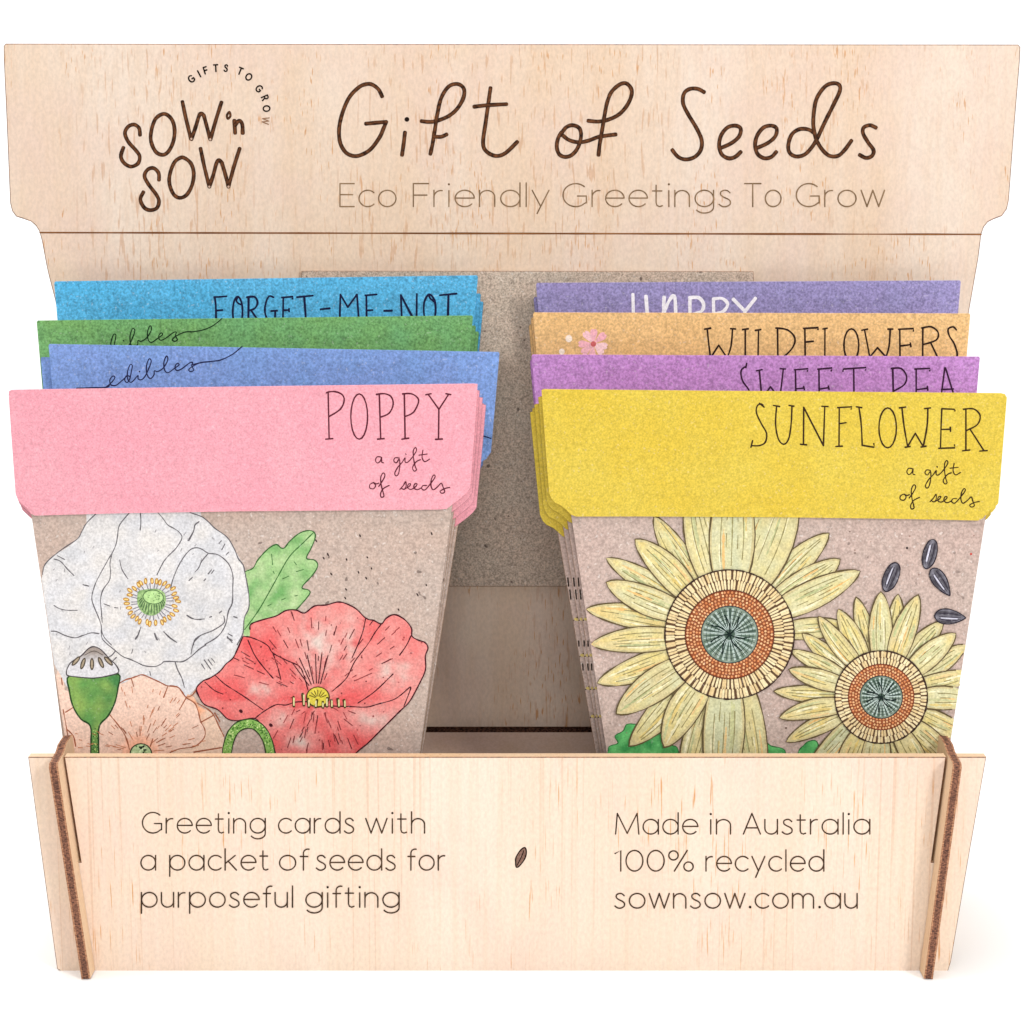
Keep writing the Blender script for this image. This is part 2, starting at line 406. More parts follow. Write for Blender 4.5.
# ------------------------------------------------------------------ stroke alphabet (cap height 1, y up)
def el(cx, cy, rx, ry, a0=0, a1=360, n=20):
    return [(cx + rx * math.cos(math.radians(a0 + (a1 - a0) * i / n)), cy + ry * math.sin(math.radians(a0 + (a1 - a0) * i / n))) for i in range(n + 1)]
X = .71; r_ = .355
GL = {
 'a': (.72, [el(r_, r_, r_, r_), [(.71, X), (.71, 0)]]), 'c': (.60, [el(r_, r_, r_, r_, 45, 315)]),
 'd': (.72, [el(r_, r_, r_, r_), [(.71, 1.03), (.71, 0)]]), 'e': (.70, [[(.02, .37), (.70, .37)], el(r_, r_, r_, r_, 3, 318)]),
 'f': (.34, [[(.14, 0), (.14, .80)] + el(.34, .82, .20, .20, 180, 75, 6), [(0, .66), (.33, .66)]]),
 'g': (.72, [el(r_, r_, r_, r_), [(.71, X), (.71, -.02)] + el(.36, -.02, .35, .26, 0, -150, 10)]),
 'h': (.58, [[(0, 0), (0, 1.03)], [(0, .42)] + el(.28, .42, .28, .28, 180, 0, 10) + [(.56, 0)]]),
 'i': (.06, [[(.03, 0), (.03, .69)], 'dot']), 'k': (.56, [[(0, 0), (0, 1.03)], [(.48, X), (.02, .33)], [(.14, .44), (.54, 0)]]),
 'l': (.04, [[(.02, 0), (.02, 1.03)]]), 'm': (1.0, [[(0, 0), (0, X)], [(0, .45)] + el(.24, .45, .24, .25, 180, 0, 8) + [(.48, 0)], [(.48, .45)] + el(.72, .45, .24, .25, 180, 0, 8) + [(.96, 0)]]),
 'n': (.58, [[(0, 0), (0, X)], [(0, .42)] + el(.28, .42, .28, .28, 180, 0, 10) + [(.56, 0)]]),
 'o': (.71, [el(r_, r_, r_, r_)]), 'p': (.72, [[(0, X), (0, -.30)], el(r_ + .01, r_, r_, r_)]),
 'r': (.32, [[(0, 0), (0, X)], [(0, .40)] + el(.26, .42, .26, .28, 180, 80, 7)]),
 's': (.46, [[(.42, .60), (.33, .69), (.20, .71), (.07, .64), (.07, .50), (.20, .40), (.32, .34), (.43, .24), (.42, .09), (.27, 0), (.12, .01), (0, .10)]]),
 't': (.40, [[(.14, .93), (.14, .16), (.18, .04), (.28, 0), (.38, .04)], [(0, .68), (.36, .68)]]),
 'u': (.58, [[(0, X), (0, .28)] + el(.28, .28, .28, .28, 180, 360, 10), [(.56, X), (.56, 0)]]),
 'w': (.92, [[(0, X), (.23, 0)], [(.23, 0), (.46, X)], [(.46, X), (.69, 0)], [(.69, 0), (.92, X)]]),
 'y': (.62, [[(0, X), (.31, .02)], [(.62, X), (.18, -.30)]]), '.': (.08, ['pt']),
 'A': (.76, [[(0, 0), (.38, 1)], [(.38, 1), (.76, 0)], [(.12, .30), (.64, .30)]]),
 'E': (.60, [[(.02, 0), (.02, 1)], [(.02, 1), (.60, 1)], [(.02, .52), (.54, .52)], [(.02, 0), (.60, 0)]]),
 'F': (.58, [[(.02, 0), (.02, 1)], [(.02, 1), (.58, 1)], [(.02, .50), (.52, .50)]]),
 'G': (.92, [el(.49, .5, .49, .5, 48, 330, 18)[:-1] + [(.90, .18)], [(.90, .16), (.90, .46)], [(.90, .46), (.56, .46)]]),
 'I': (.06, [[(.03, 0), (.03, 1)]]), 'M': (1.08, [[(0, 0), (.08, 1)], [(.08, 1), (.54, .03)], [(.54, .03), (1.0, 1)], [(1.0, 1), (1.08, 0)]]),
 'O': (1.0, [el(.5, .5, .5, .5)]), 'R': (.60, [[(0, 0), (0, 1)], [(0, 1), (.3, 1)] + el(.32, .74, .26, .26, 80, -80, 8) + [(0, .48)], [(.32, .48), (.58, 0)]]),
 'S': (.56, [[(.52, .84), (.42, .97), (.26, 1), (.08, .90), (.08, .70), (.26, .56), (.44, .45), (.54, .28), (.48, .08), (.28, 0), (.10, .04), (0, .16)]]),
 'T': (.74, [[(0, 1), (.74, 1)], [(.37, 1), (.37, 0)]]), 'W': (1.2, [[(0, 1), (.3, 0)], [(.3, 0), (.6, 1)], [(.6, 1), (.9, 0)], [(.9, 0), (1.2, 1)]]),
 '1': (.30, [[(0, .85), (.26, 1), (.26, 0)]]), '0': (.76, [el(.38, .5, .38, .5)]),
 '%': (1.12, [el(.22, .76, .21, .22), el(.90, .22, .21, .22), [(.84, 1), (.26, 0)]]),
}
def word(pr, s, x0, x1, base, cap, w, col, col2=None, track=.20):
    nat = 0; pos = []
    for i, ch in enumerate(s):
        pos.append(nat); nat += GL[ch][0] + (track if i < len(s) - 1 else 0)
    k = (x1 - x0) / (nat * cap) if len(s) > 1 else 1
    for ch, p in zip(s, pos):
        for g in GL[ch][1]:
            if g == 'dot': pr.lift(); pr.dot((x0 + (p + .03) * cap * k, base - .97 * cap), w * .85, col=col); continue
            if g == 'pt': pr.lift(); pr.dot((x0 + (p + .04) * cap * k, base - .05 * cap), w * .95, col=col); continue
            q = [(x0 + (p + a) * cap * k, base - b_ * cap) for a, b_ in g]
            pr.stroke(q, w, col, len(q) > 9, col2, .08, 2)
# little arched line over the logo
for ch, cx_, cy_, an in [('G', 468, 148, -36), ('I', 508, 122, -28), ('F', 541, 104, -18), ('T', 593, 93, -3), ('S', 645, 93, 7), ('T', 718, 108, 22), ('O', 762, 138, 36),
                         ('G', 815, 198, 52), ('R', 845, 245, 66), ('O', 853, 300, 84), ('W', 848, 362, 98)]:
    gx, gy = 100 + cx_ / 5.12, 50 + cy_ / 5.12; ca, sa = math.cos(math.radians(an)), math.sin(math.radians(an)); h = 6.6
    W_ = GL[ch][0]
    for g in GL[ch][1]:
        q = []
        for a, b_ in g:
            u, v = (a - W_ / 2) * h * .82, -(b_ - .5) * h; q.append((gx + u * ca - v * sa, gy + u * sa + v * ca))
        pr.stroke(q, 1.5 if ch != 'W' else 1.0, DK if ch != 'W' else lin((140, 105, 80)), len(q) > 9, None, .08, 2)
pr.build('logo_lettering', M['print'], back_board, SB)
pr = Print(BOARD, .03); TL = lin((104, 80, 56)); TL2 = lin((150, 122, 92))
for s, a, b_ in [('Eco', 339.5, 396), ('Friendly', 412.8, 549), ('Greetings', 563, 731), ('To', 744.5, 781), ('Grow', 796.3, 884.5)]:
    word(pr, s, a, b_, 206.6, 23, 1.3, TL, TL2)
pr.build('tagline_lettering', M['print'], back_board, SB)
pr = Print(BOARD, .03)
pr.stroke([(40 + i * (941 / 40), 232.6 + .0022 * i * 40 / 2) for i in range(41)], 1.7, lin((96, 58, 36)), False, lin((150, 100, 60)), .25)
pr.build('score_line', M['print'], back_board, SB)

# front panel with its two half-lap slots
ol = [(28, 757), (52.5, 757), (68.8, 862), (80.8, 862), (64.2, 757), (512, 757), (946.2, 757), (931.5, 862), (943.5, 862), (957.8, 757), (986.5, 757),
      (968, 862), (951, 962), (948, 971.5), (600, 972), (300, 971.5), (61, 971.5), (57, 969), (42, 860)]
front = slab(FRONT, ol, 3.0, rim=.8).build('front_panel', [M['front_wood'], M['side_wood'], M['burnt_thin']], stand, SB)
FI, FI2 = lin((42, 28, 19)), lin((92, 68, 48))
pr = Print(FRONT, .03)
for base, ws in [(833, [('Greeting', 142.5, 265.5), ('cards', 278.6, 354), ('with', 365.8, 425)]),
                 (870, [('a', 141, 156), ('packet', 169.8, 268.4), ('of', 279.6, 308), ('seeds', 316.4, 395.5), ('for', 408, 445)]),
                 (907, [('purposeful', 141.5, 293), ('gifting', 306, 399.4)])]:
    for s, a, b_ in ws: word(pr, s, a, b_, base, 20.6, 1.4, FI, FI2)
o = pr.build('lettering', M['print'], front, SB); o['label'] = 'three engraved lines about greeting cards with seeds'
pr = Print(FRONT, .03)
for base, ws in [(834, [('Made', 615.6, 697.7), ('in', 710, 731), ('Australia', 743.4, 870)]), (871, [('100%', 615, 693.4), ('recycled', 706, 824)]),
                 (908, [('sownsow.com.au', 615, 857.5)])]:
    for s, a, b_ in ws: word(pr, s, a, b_, base, 20.6, 1.4, FI, FI2)
o = pr.build('lettering', M['print'], front, SB); o['label'] = 'three engraved lines about origin and web address'
pr = Print(FRONT, .03); P = smooth(Z([(128, 295), (105, 308), (82, 345), (80, 372), (84, 395), (100, 388), (125, 355), (135, 322)], 500, 790), True)
pr.fill(P, lambda x, y: mixc(lin((92, 62, 50)), lin((150, 118, 104)), .5 + nz(x, y, .5)), 1.5)
pr.stroke(P, 1.3, DK, False, closed=True); pr.stroke(Z([(88, 385), (108, 345), (122, 310)], 500, 790), 1.0, DK)
pr.build('seed_mark', M['print'], front, SB)

# side panels: cut in (depth, height), leaning outwards like the sides of a pot
def side_panel(sgn):
    f_top = FRONT.at(57.6 if sgn < 0 else 953, 755); f_bot = FRONT.at(91 if sgn < 0 else 923.5, 972)
    def xz(z): t = (z - f_bot.z) / (f_top.z - f_bot.z); return f_bot.x + (f_top.x - f_bot.x) * t
    prof = [(-5.4, .2), (-5.4, 52.4), (-4.6, 53.2), (-2.5, 53.4), (0.5, 53.6), (3, 54.0), (5.5, 54.8), (9, 55.0), (40, 55), (61, 54.5), (62.2, 52), (60, 16), (59.5, .2),
            (3.15, .2), (3.15, 27.3), (-.15, 27.3), (-.15, .2)]
    nrm = Vector((1, 0, -(f_top.x - f_bot.x) / (f_top.z - f_bot.z))).normalized(); mb = MB(); th = 1.08
    n = len(prof); r = delaunay_2d_cdt([Vector(p) for p in prof], [(i, (i + 1) % n) for i in range(n)], [], 1, 1e-5)
    for s in (-1, 1):
        mb.add([Vector((xz(z), y, z)) + nrm * th * s for y, z in r[0]], [tuple(f) for f in r[2]], mi=0)
    bands = [(-1, -.62, 2), (-.62, .62, 1), (.62, 1, 2)]
    for b0, b1, mi in bands:
        V = [Vector((xz(z), y, z)) + nrm * th * s for s in (b0, b1) for y, z in prof]
        mb.add(V, [(i, (i + 1) % n, n + (i + 1) % n, n + i) for i in range(n)], mi=mi)
    return mb.build('side_panel', [M['side_wood'], M['burnt'], M['veneer']], stand, SB)
side_panel(-1); side_panel(1)
# sloping shelf the cards stand on
SL = .512
def shelf_z(y): return 41.4 - (61.6 - y) * SL
mb = MB(); y0, y1 = 3.6, 61.6
def hw(z): return 99.5 + (z) * .10
T = [(-hw(shelf_z(y0)), y0, shelf_z(y0)), (hw(shelf_z(y0)), y0, shelf_z(y0)), (hw(shelf_z(y1)) - 1, y1, shelf_z(y1)), (-hw(shelf_z(y1)) + 1, y1, shelf_z(y1))]
Bt = [(x, y, z - 3.0) for x, y, z in T]
mb.add(T + Bt, [(0, 1, 2, 3), (7, 6, 5, 4)], mi=0); mb.add(T + Bt, [(0, 4, 5, 1), (1, 5, 6, 2), (2, 6, 7, 3), (3, 7, 4, 0)], mi=1)
mb.build('shelf', [M['shelf_wood'], M['burnt_thin']], stand, SB)
# added board closes the gap below the back board; burnt colour paints its shade
mb = MB(); hx = 96; yb = 70.5; zf = 58
V = [(-hx, yb, 0.1), (hx, yb, 0.1), (hx + 5, yb, zf), (-hx - 5, yb, zf), (-hx, yb + 3, 0.1), (hx, yb + 3, 0.1), (hx + 5, yb + 3, zf), (-hx - 5, yb + 3, zf)]
mb.add(V, [(0, 1, 2, 3), (7, 6, 5, 4)], mi=0); mb.add(V, [(0, 4, 5, 1), (1, 5, 6, 2), (2, 6, 7, 3), (3, 7, 4, 0)], mi=1)
mb.build('gap_backing_board', [M['burnt'], M['burnt']], stand, SB)  # dark material stands in for deep shade in the gap

# grey card sheet fixed to the back board
g = thing('greyboard_sheet', BOARD.at(528, 585, .1), 'speckled grey cardboard sheet flat against the wooden back board', 'cardboard sheet')
gb = Vector(BOARD.at(528, 585, .1))
slab(BOARD, [(302, 271), (753, 271.5), (757, 400), (757, 586), (300, 586), (300, 400)], .8, rim=.4, front_off=1.0).build('sheet', [M['greyboard'], M['greyboard'], M['burnt_thin']], g, gb)

# ------------------------------------------------------------------ cards
SHADED_EDGES = {}
def edge_shading(mat, k):  # flap edge colour: darkened as shade between cards, lightened as an edge highlight
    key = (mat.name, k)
    if key not in SHADED_EDGES: c = MC[mat.name]; SHADED_EDGES[key] = paper_mat(mat.name + ('_highlight_rim' if k > 1 else '_shade_edge'), tuple(min(250, v * k) for v in c), .10, .1, 1700)
    return SHADED_EDGES[key]
def card(name, y0, flap_px, neck_l, neck_r, mat, kraft, label, group, dx=0.0, dy=0.0, rot=0.0, pdx=1.0, thick=1.2):
    """seed card shaped like a flower pot: neck_l / neck_r = pocket edge at the flap's lower edge and near the front panel (photo px)"""
    z0 = shelf_z(y0); pl = Plane(y0, z0, 6)
    mx = sum(p[0] for p in flap_px) / len(flap_px); ct, st = math.cos(math.radians(rot)), math.sin(math.radians(rot))
    def turn(p, ddx): u, v = p[0] - mx, p[1] - 450; return (mx + u * ct - v * st + ddx, 450 + u * st + v * ct + dy)
    sh = lambda p: turn(p, dx)
    fp = [sh(p) for p in flap_px]
    zb = z0 + .4
    # pocket: from just under the top fold down to the shelf
    shp = lambda p: turn(p, dx * pdx)
    (ax, ay), (bx, by) = map(shp, neck_l); (cx_, cy_), (ex, ey) = map(shp, neck_r)
    def ext(p, q, y): t = (y - p[1]) / (q[1] - p[1]); return (p[0] + (q[0] - p[0]) * t, y)
    lo, hi = 600.0, 1100.0
    for _ in range(40):
        m_ = (lo + hi) / 2
        if pl.at(512, m_).z > zb: lo = m_
        else: hi = m_
    yb_ = lo; ty = min(p[1] for p in fp) + 8
    poly = [ext((ax, ay), (bx, by), yb_), ext((ax, ay), (bx, by), ay - 12), (ax - 2 - (ay - 12 - ty) * .04 + 4, ty), (cx_ + 2 + (cy_ - 12 - ty) * .04 - 4, ty), ext((cx_, cy_), (ex, ey), cy_ - 12), ext((cx_, cy_), (ex, ey), yb_)]
    base = pl.at((poly[0][0] + poly[-1][0]) / 2, yb_)
    t = thing(name, base, label, 'seed card', group)
    poly = [(x, y) for x, y in poly]
    pocket = slab(pl, poly, thick, rim=0 if dx == 0 else .25).build('pocket', [kraft, M['kraft_edge_shade'], M['kraft_edge_shade']], t, base)  # pocket sides and rear rims carry painted shade
    flap = slab(pl, fp, .45, front_off=.95, rim=.13 if dx == 0 else .22).build('flap', [mat, edge_shading(mat, .62), edge_shading(mat, 1.14 if dx == 0 else .66)], t, base)  # dark sides and rear rims paint shade; front rim a painted highlight
    return dict(thing=t, pocket=pocket, flap=flap, base=base, pl=pl, fl=pl.shifted(.95), poly=poly, flap_px=fp)

FL_Y = [(541.4, 390), (544, 389), (700, 390.5), (1000, 393), (1004, 394), (1006, 397.5), (1005, 410), (997.5, 503), (994, 507), (989, 510), (985.5, 514), (982, 518), (977, 520.3),
        (900, 518.6), (780, 517), (640, 516.2), (576, 516.3), (571, 514.5), (566.5, 510), (562, 506), (555, 502.5), (551.5, 498.5), (549, 492.5), (545, 440)]
NK_Y = ((571.5, 517), (607, 754.6)), ((986, 515), (949.5, 748))
FL_P = [(9.5, 395), (10, 391), (13, 389.5), (200, 387), (474, 383.5), (477.6, 384), (475.5, 420), (470.5, 487), (467, 492), (460.5, 498), (456, 501.5), (451.5, 505), (447, 508.5), (440, 509.3),
        (240, 511), (120, 513), (36, 515.3), (32, 513.5), (29, 509), (24, 504.5), (19, 500), (16.5, 494), (12.5, 440)]
NK_P = ((31.5, 516), (67, 754)), ((452, 508), (419.6, 754.6))
def rel(pts, dx, dy, sx, cx_): return [((p[0] - cx_) * sx + cx_ + dx, p[1] + dy) for p in pts]
YB = []
C = {}
# front row ------------------------------------------------------
C['sun'] = card('seed_card', 8, FL_Y, *NK_Y, M['yellow'], M['kraft_rose'], 'yellow topped seed card lettered sunflower with two large sunflowers on its kraft pocket', 'yellow sunflower seed cards')
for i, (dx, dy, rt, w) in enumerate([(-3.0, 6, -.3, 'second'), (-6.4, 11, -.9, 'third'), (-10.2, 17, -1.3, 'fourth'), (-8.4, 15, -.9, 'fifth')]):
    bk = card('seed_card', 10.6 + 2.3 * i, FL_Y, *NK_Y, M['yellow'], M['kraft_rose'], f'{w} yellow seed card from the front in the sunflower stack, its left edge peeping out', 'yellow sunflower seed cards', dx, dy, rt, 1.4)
    YB.append(bk)
C['poppy'] = card('seed_card', 8, FL_P, *NK_P, M['pink'], M['kraft'], 'pink topped seed card lettered poppy with white and red poppies on its kraft pocket', 'pink poppy seed cards')
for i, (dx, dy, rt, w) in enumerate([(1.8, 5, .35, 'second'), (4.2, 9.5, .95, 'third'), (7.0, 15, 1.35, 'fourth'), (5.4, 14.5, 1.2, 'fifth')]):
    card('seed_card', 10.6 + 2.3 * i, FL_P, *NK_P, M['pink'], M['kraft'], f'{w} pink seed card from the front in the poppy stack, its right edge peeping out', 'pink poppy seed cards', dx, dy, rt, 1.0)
# generic row card: top edge corners, flap height
def row_flap(tl, tr, h=118, tap=.072):
    (x0, y0_), (x1, y1_) = tl, tr; b0, b1 = y0_ + h, y1_ + h
    return [(x0, y0_ + 2), (x0 + 1, y0_), (x1 - 1, y1_), (x1, y1_ + 1.5), (x1 - h * tap, b1 - 18), (x1 - h * tap - 5, b1 - 11), (x1 - h * tap - 12, b1 - 7), (x1 - h * tap - 19, b1),
            (x0 + h * tap + 19, b0), (x0 + h * tap + 12, b0 - 7), (x0 + h * tap + 5, b0 - 11), (x0 + h * tap, b0 - 18)]
def row_neck(tl, tr, h=118, nudge=0):
    return ((tl[0] + 30, tl[1] + h), (tl[0] + 30 + 34, tl[1] + h + 225)), ((tr[0] - 30 - nudge, tr[1] + h), (tr[0] - 30 - 34 - nudge, tr[1] + h + 225))
ROWS = {
 'mauve': (28, (531.5, 354.5), (979, 356.5), 'mauve', [((-1.5, 5), 2.4)], 'purple topped seed card lettered sweet pea right behind the yellow cards', 'purple sweet pea seed cards', 'second purple seed card, just behind the one lettered sweet pea'),
 'orange': (39, (533, 312.5), (969.5, 313.5), 'orange', [((-2.2, 5), 2.4), ((-4.2, 12), 4.8)], 'orange seed card lettered wildflowers with a small pink blossom', 'orange wildflower seed cards', 'orange seed card hidden behind the one lettered wildflowers, {w} in its stack'),
 'violet': (55, (536, 283), (960, 280.5), 'violet', [((-2.5, 14), 2.4)], 'violet seed card with white brush lettering at the back of the right side', 'violet seed cards', 'second violet seed card, behind the one with white lettering'),
 'peri': (28, (49.5, 344), (499.5, 352), 'periwinkle', [((-8, 13), 2.4)], 'periwinkle blue seed card with the word edibles right behind the pink cards', 'periwinkle edibles seed cards', 'second periwinkle seed card, its left edge showing behind the edibles card'),
 'green': (39, (37.5, 320.5), (473, 315.5), 'green', [((3, 10), 2.4), ((6, 16), 4.8)], 'green seed card with the word edibles between blue and periwinkle cards', 'green edibles seed cards', 'green seed card tucked behind the front green edibles card, {w} in its stack'),
 'blue': (55, (55, 281.5), (478, 275.5), 'blue', [((3, 18), 2.0), ((5.5, 26), 4.0)], 'bright blue seed card lettered forget-me-not at the back of the left side', 'blue forget-me-not seed cards', 'bright blue seed card peeping out behind the forget-me-not card, {w} in its stack'),
}
for k, (y0, tl, tr, mt, extra, lab, grp, lab2) in ROWS.items():
    fl = row_flap(tl, tr); nk = row_neck(tl, tr, nudge=16 if k == 'peri' else 0)
    C[k] = card('seed_card', y0, fl, *nk, M[mt], M['kraft'], lab, grp)
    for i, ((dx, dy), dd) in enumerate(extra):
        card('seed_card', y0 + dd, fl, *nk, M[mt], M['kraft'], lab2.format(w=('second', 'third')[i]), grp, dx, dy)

INK = lin((44, 30, 30))
def hand(c, strokes, w, col=INK, mat='print', name='title_lettering', dots=()):
    pr = Print(c['fl'], .03)
    for s in strokes: pr.stroke(s, w, col, len(s) > 2 and s[0] is not None, None, .14, 4)
    for d, r in dots: pr.lift(); pr.dot(d, r, col=col)
    return pr.build(name, M[mat], c['flap'], c['base'])
def poly_hand(c, groups, w, col=INK, name='title_lettering', scale_over=None, dots=()):
    """groups: (points, smooth?)"""
    pr = Print(c['fl'], .03)
    for pts, sm in groups: pr.stroke(pts, w, col, sm, None, .16, 4)
    for d, r in dots: pr.lift(); pr.dot(d, r, col=col)
    return pr.build(name, M['print'], c['flap'], c['base'])
def G(pts, ox, oy, s=5.12, sm=True): return (Z(pts, ox, oy, s), sm)
S0 = False
o4 = (310, 380)
PINK_INK = lin((84, 30, 44))
poly_hand(C['poppy'], [G(p, *o4, sm=s) for p, s in [
    ([(93, 64), (98, 300)], S0), ([(80, 303), (117, 300)], S0), ([(84, 66), (96, 61), (130, 60), (165, 75), (175, 105), (155, 150), (98, 187)], True), (el(252, 187, 43, 116), S0),
    ([(355, 75), (362, 300)], S0), ([(346, 303), (380, 300)], S0), ([(340, 74), (380, 70), (415, 85), (426, 125), (405, 170), (362, 190)], True),
    ([(483, 72), (487, 298)], S0), ([(470, 303), (505, 298)], S0), ([(474, 71), (515, 70), (545, 85), (556, 112), (530, 165), (487, 187)], True),
    ([(605, 73), (660, 150)], S0), ([(660, 150), (710, 73)], S0), ([(592, 76), (620, 70)], S0), ([(696, 70), (721, 75)], S0), ([(660, 150), (658, 302)], S0), ([(643, 304), (678, 302)], S0)]], 1.55, PINK_INK)
GIFT = [([(365, 395), (345, 393), (335, 410), (345, 425), (360, 415), (367, 395), (367, 420), (377, 424)], True),
    ([(457, 400), (437, 398), (429, 414), (443, 424), (457, 405), (460, 440), (453, 480), (441, 491), (434, 477), (450, 446), (473, 420), (487, 398), (487, 419), (500, 421), (522, 398), (545, 362), (540, 346), (529, 362), (530, 400), (538, 440), (545, 460), (533, 466), (525, 447), (545, 418), (565, 408)], True),
    ([(578, 360), (574, 398), (588, 418), (612, 405)], True), ([(558, 385), (600, 379)], S0), ([(490, 378), (492, 382)], S0)]
SEEDS = [([(325, 525), (307, 535), (306, 552), (325, 557), (336, 540), (325, 525), (340, 532), (352, 528)], True),
    ([(352, 545), (372, 515), (384, 488), (374, 476), (362, 500), (365, 540), (376, 580), (378, 596), (365, 600), (361, 582), (376, 556), (405, 540)], True),
    ([(460, 560), (478, 540), (490, 520), (492, 545), (482, 560), (470, 556)], True), ([(482, 560), (508, 545), (515, 532), (504, 533), (500, 552), (518, 560), (542, 545), (548, 532), (536, 533), (532, 552), (550, 562), (570, 552)], True),
    ([(598, 540), (578, 541), (572, 556), (588, 563), (610, 540), (640, 498), (633, 487), (621, 510), (620, 545), (632, 562), (655, 545), (672, 528), (682, 550), (690, 572), (676, 580), (666, 570), (690, 556), (715, 550)], True)]
poly_hand(C['poppy'], [G(p, *o4, sm=s) for p, s in GIFT + SEEDS], 1.15, PINK_INK, 'script_lettering')
def to_sun(p):
    x, y = p; dx, dy = x / 5.12 + 310 - 375.4, y / 5.12 + 380 - 459; a = math.radians(2.0); ca, sa = math.cos(a), math.sin(a)
    return (906.8 + (dx * ca - dy * sa) * .99, 470.5 + (dx * sa + dy * ca) * 1.0)
SUN_INK = lin((52, 36, 20))
poly_hand(C['sun'], [([to_sun(q) for q in p], s) for p, s in GIFT + SEEDS], 1.2, SUN_INK, 'script_lettering')
poly_hand(C['sun'], [G(p, 740, 380, 3.657, s) for p, s in [
    ([(84, 92), (75, 88), (63, 95), (60, 120), (78, 160), (97, 195), (92, 228), (70, 240), (42, 240)], True), ([(71, 85), (88, 99)], S0), ([(40, 246), (46, 222)], S0),
    ([(134, 96), (130, 160), (140, 215), (160, 235), (178, 215), (187, 160), (190, 95)], True), ([(122, 93), (145, 97)], S0), ([(179, 93), (197, 96)], S0),
    ([(232, 235), (233, 100)], S0), ([(233, 100), (305, 240)], S0), ([(305, 240), (310, 97)], S0), ([(221, 235), (243, 237)], S0), ([(299, 96), (322, 97)], S0),
    ([(362, 243), (363, 100)], S0), ([(357, 101), (410, 98), (406, 106)], S0), ([(363, 160), (388, 156)], S0), ([(350, 243), (374, 242)], S0),
    ([(435, 100), (443, 160), (447, 239)], True), ([(447, 239), (491, 246), (489, 233)], S0), ([(425, 98), (445, 101)], S0), (el(540, 175, 32, 73), S0),
    ([(592, 100), (600, 170), (613, 243)], True), ([(613, 243), (641, 195)], S0), ([(641, 195), (670, 243)], S0), ([(670, 243), (684, 170), (687, 103)], True), ([(583, 102), (606, 99)], S0), ([(675, 105), (697, 102)], S0), ([(604, 246), (622, 243)], S0), ([(662, 245), (680, 242)], S0),
    ([(786, 113), (784, 107), (738, 105)], S0), ([(738, 105), (735, 180), (733, 250)], S0), ([(727, 250), (786, 248), (784, 237)], S0), ([(735, 181), (769, 180)], S0), ([(769, 173), (770, 188)], S0),
    ([(826, 105), (826, 256)], S0), ([(814, 259), (840, 256)], S0), ([(817, 107), (855, 106), (878, 130), (868, 163), (828, 185)], True), ([(840, 178), (891, 257)], S0), ([(876, 260), (904, 258)], S0)]], 1.6, SUN_INK)
nv = lin((24, 26, 60))
a1, a2 = (190, 270), (370, 270)
poly_hand(C['blue'], [G(p, *a1, sm=s) for p, s in [
    ([(127, 138), (132, 180), (135, 300)], S0), ([(124, 139), (187, 135)], S0), ([(133, 208), (166, 205)], S0), ([(228, 290), (219, 220), (226, 160), (245, 136), (262, 160), (269, 210), (264, 290)], True), ([(246, 136), (238, 158), (250, 172), (266, 178)], True),
    ([(299, 290), (300, 140)], S0), ([(292, 140), (330, 137), (346, 165), (333, 195), (302, 208)], True), ([(312, 205), (350, 260), (370, 290)], S0),
    ([(428, 140), (405, 134), (388, 170), (384, 215), (400, 260), (430, 280), (437, 208)], True), ([(416, 210), (446, 208)], S0),
    ([(475, 290), (478, 139)], S0), ([(470, 141), (528, 136), (525, 146)], S0), ([(478, 206), (508, 205)], S0), ([(507, 198), (508, 212)], S0), ([(548, 139), (629, 131)], S0), ([(585, 137), (596, 290)], S0), ([(668, 201), (715, 196)], S0),
    ([(766, 290), (770, 125)], S0), ([(770, 125), (808, 190)], S0), ([(808, 190), (855, 125)], S0), ([(855, 125), (867, 290)], S0), ([(905, 290), (903, 129)], S0), ([(898, 130), (956, 125)], S0), ([(905, 207), (935, 205)], S0)]]
    + [G(p, *a2, sm=s) for p, s in [([(73, 209), (112, 208)], S0), ([(164, 280), (158, 128)], S0), ([(158, 128), (222, 250), (236, 280)], S0), ([(238, 280), (240, 122)], S0),
    ([(290, 290), (277, 230), (278, 165), (303, 124), (330, 155), (336, 210), (325, 280)], True), ([(302, 125), (308, 145), (328, 160)], True), ([(358, 129), (443, 121)], S0), ([(402, 127), (398, 280)], S0)]], 2.0, nv)
ED = [(Z(p, 20, 270), True) for p in [
    [(290, 606), (350, 603), (440, 601), (458, 592)], [(440, 600), (466, 578), (486, 552), (476, 543), (460, 562), (466, 588), (492, 590), (520, 568), (545, 545)],
    [(566, 545), (545, 542), (536, 562), (548, 576), (562, 558), (572, 510), (575, 488), (563, 486), (550, 525), (553, 562), (572, 574), (604, 540), (604, 556), (620, 562), (640, 545), (662, 498), (672, 466), (661, 455), (648, 490), (650, 532), (667, 556), (686, 537), (688, 516), (705, 520), (735, 500), (757, 460), (750, 440), (737, 472), (740, 510), (757, 526), (790, 504), (814, 486), (806, 477), (794, 494), (802, 514), (828, 506), (868, 476), (884, 474), (880, 492), (890, 512), (876, 520), (864, 512), (882, 494), (925, 474), (960, 470)]]]
vi = lin((34, 34, 72))
poly_hand(C['peri'], ED + [([(207.5, 361.8), (215, 361), (222, 359.5), (233, 354), (242, 346.5)], True)] + [([(191, 365), (200, 362.8), (207.5, 361.8)], True)], 1.15, vi, 'script_lettering', dots=[((20 + 612 / 5.12, 270 + 520 / 5.12), .8)])
gi = lin((22, 44, 26))
poly_hand(C['green'], [([(x - 16.4, y - 30.3) for x, y in p], s) for p, s in ED] + [([(190, 332), (198, 331), (206, 329), (214, 325), (222, 318.5)], True)], 1.15, gi, 'script_lettering', dots=[((20 + 530 / 5.12, 270 + 362 / 5.12), .8)])
a5 = (520, 270); a6 = (690, 270); a7 = (830, 270)
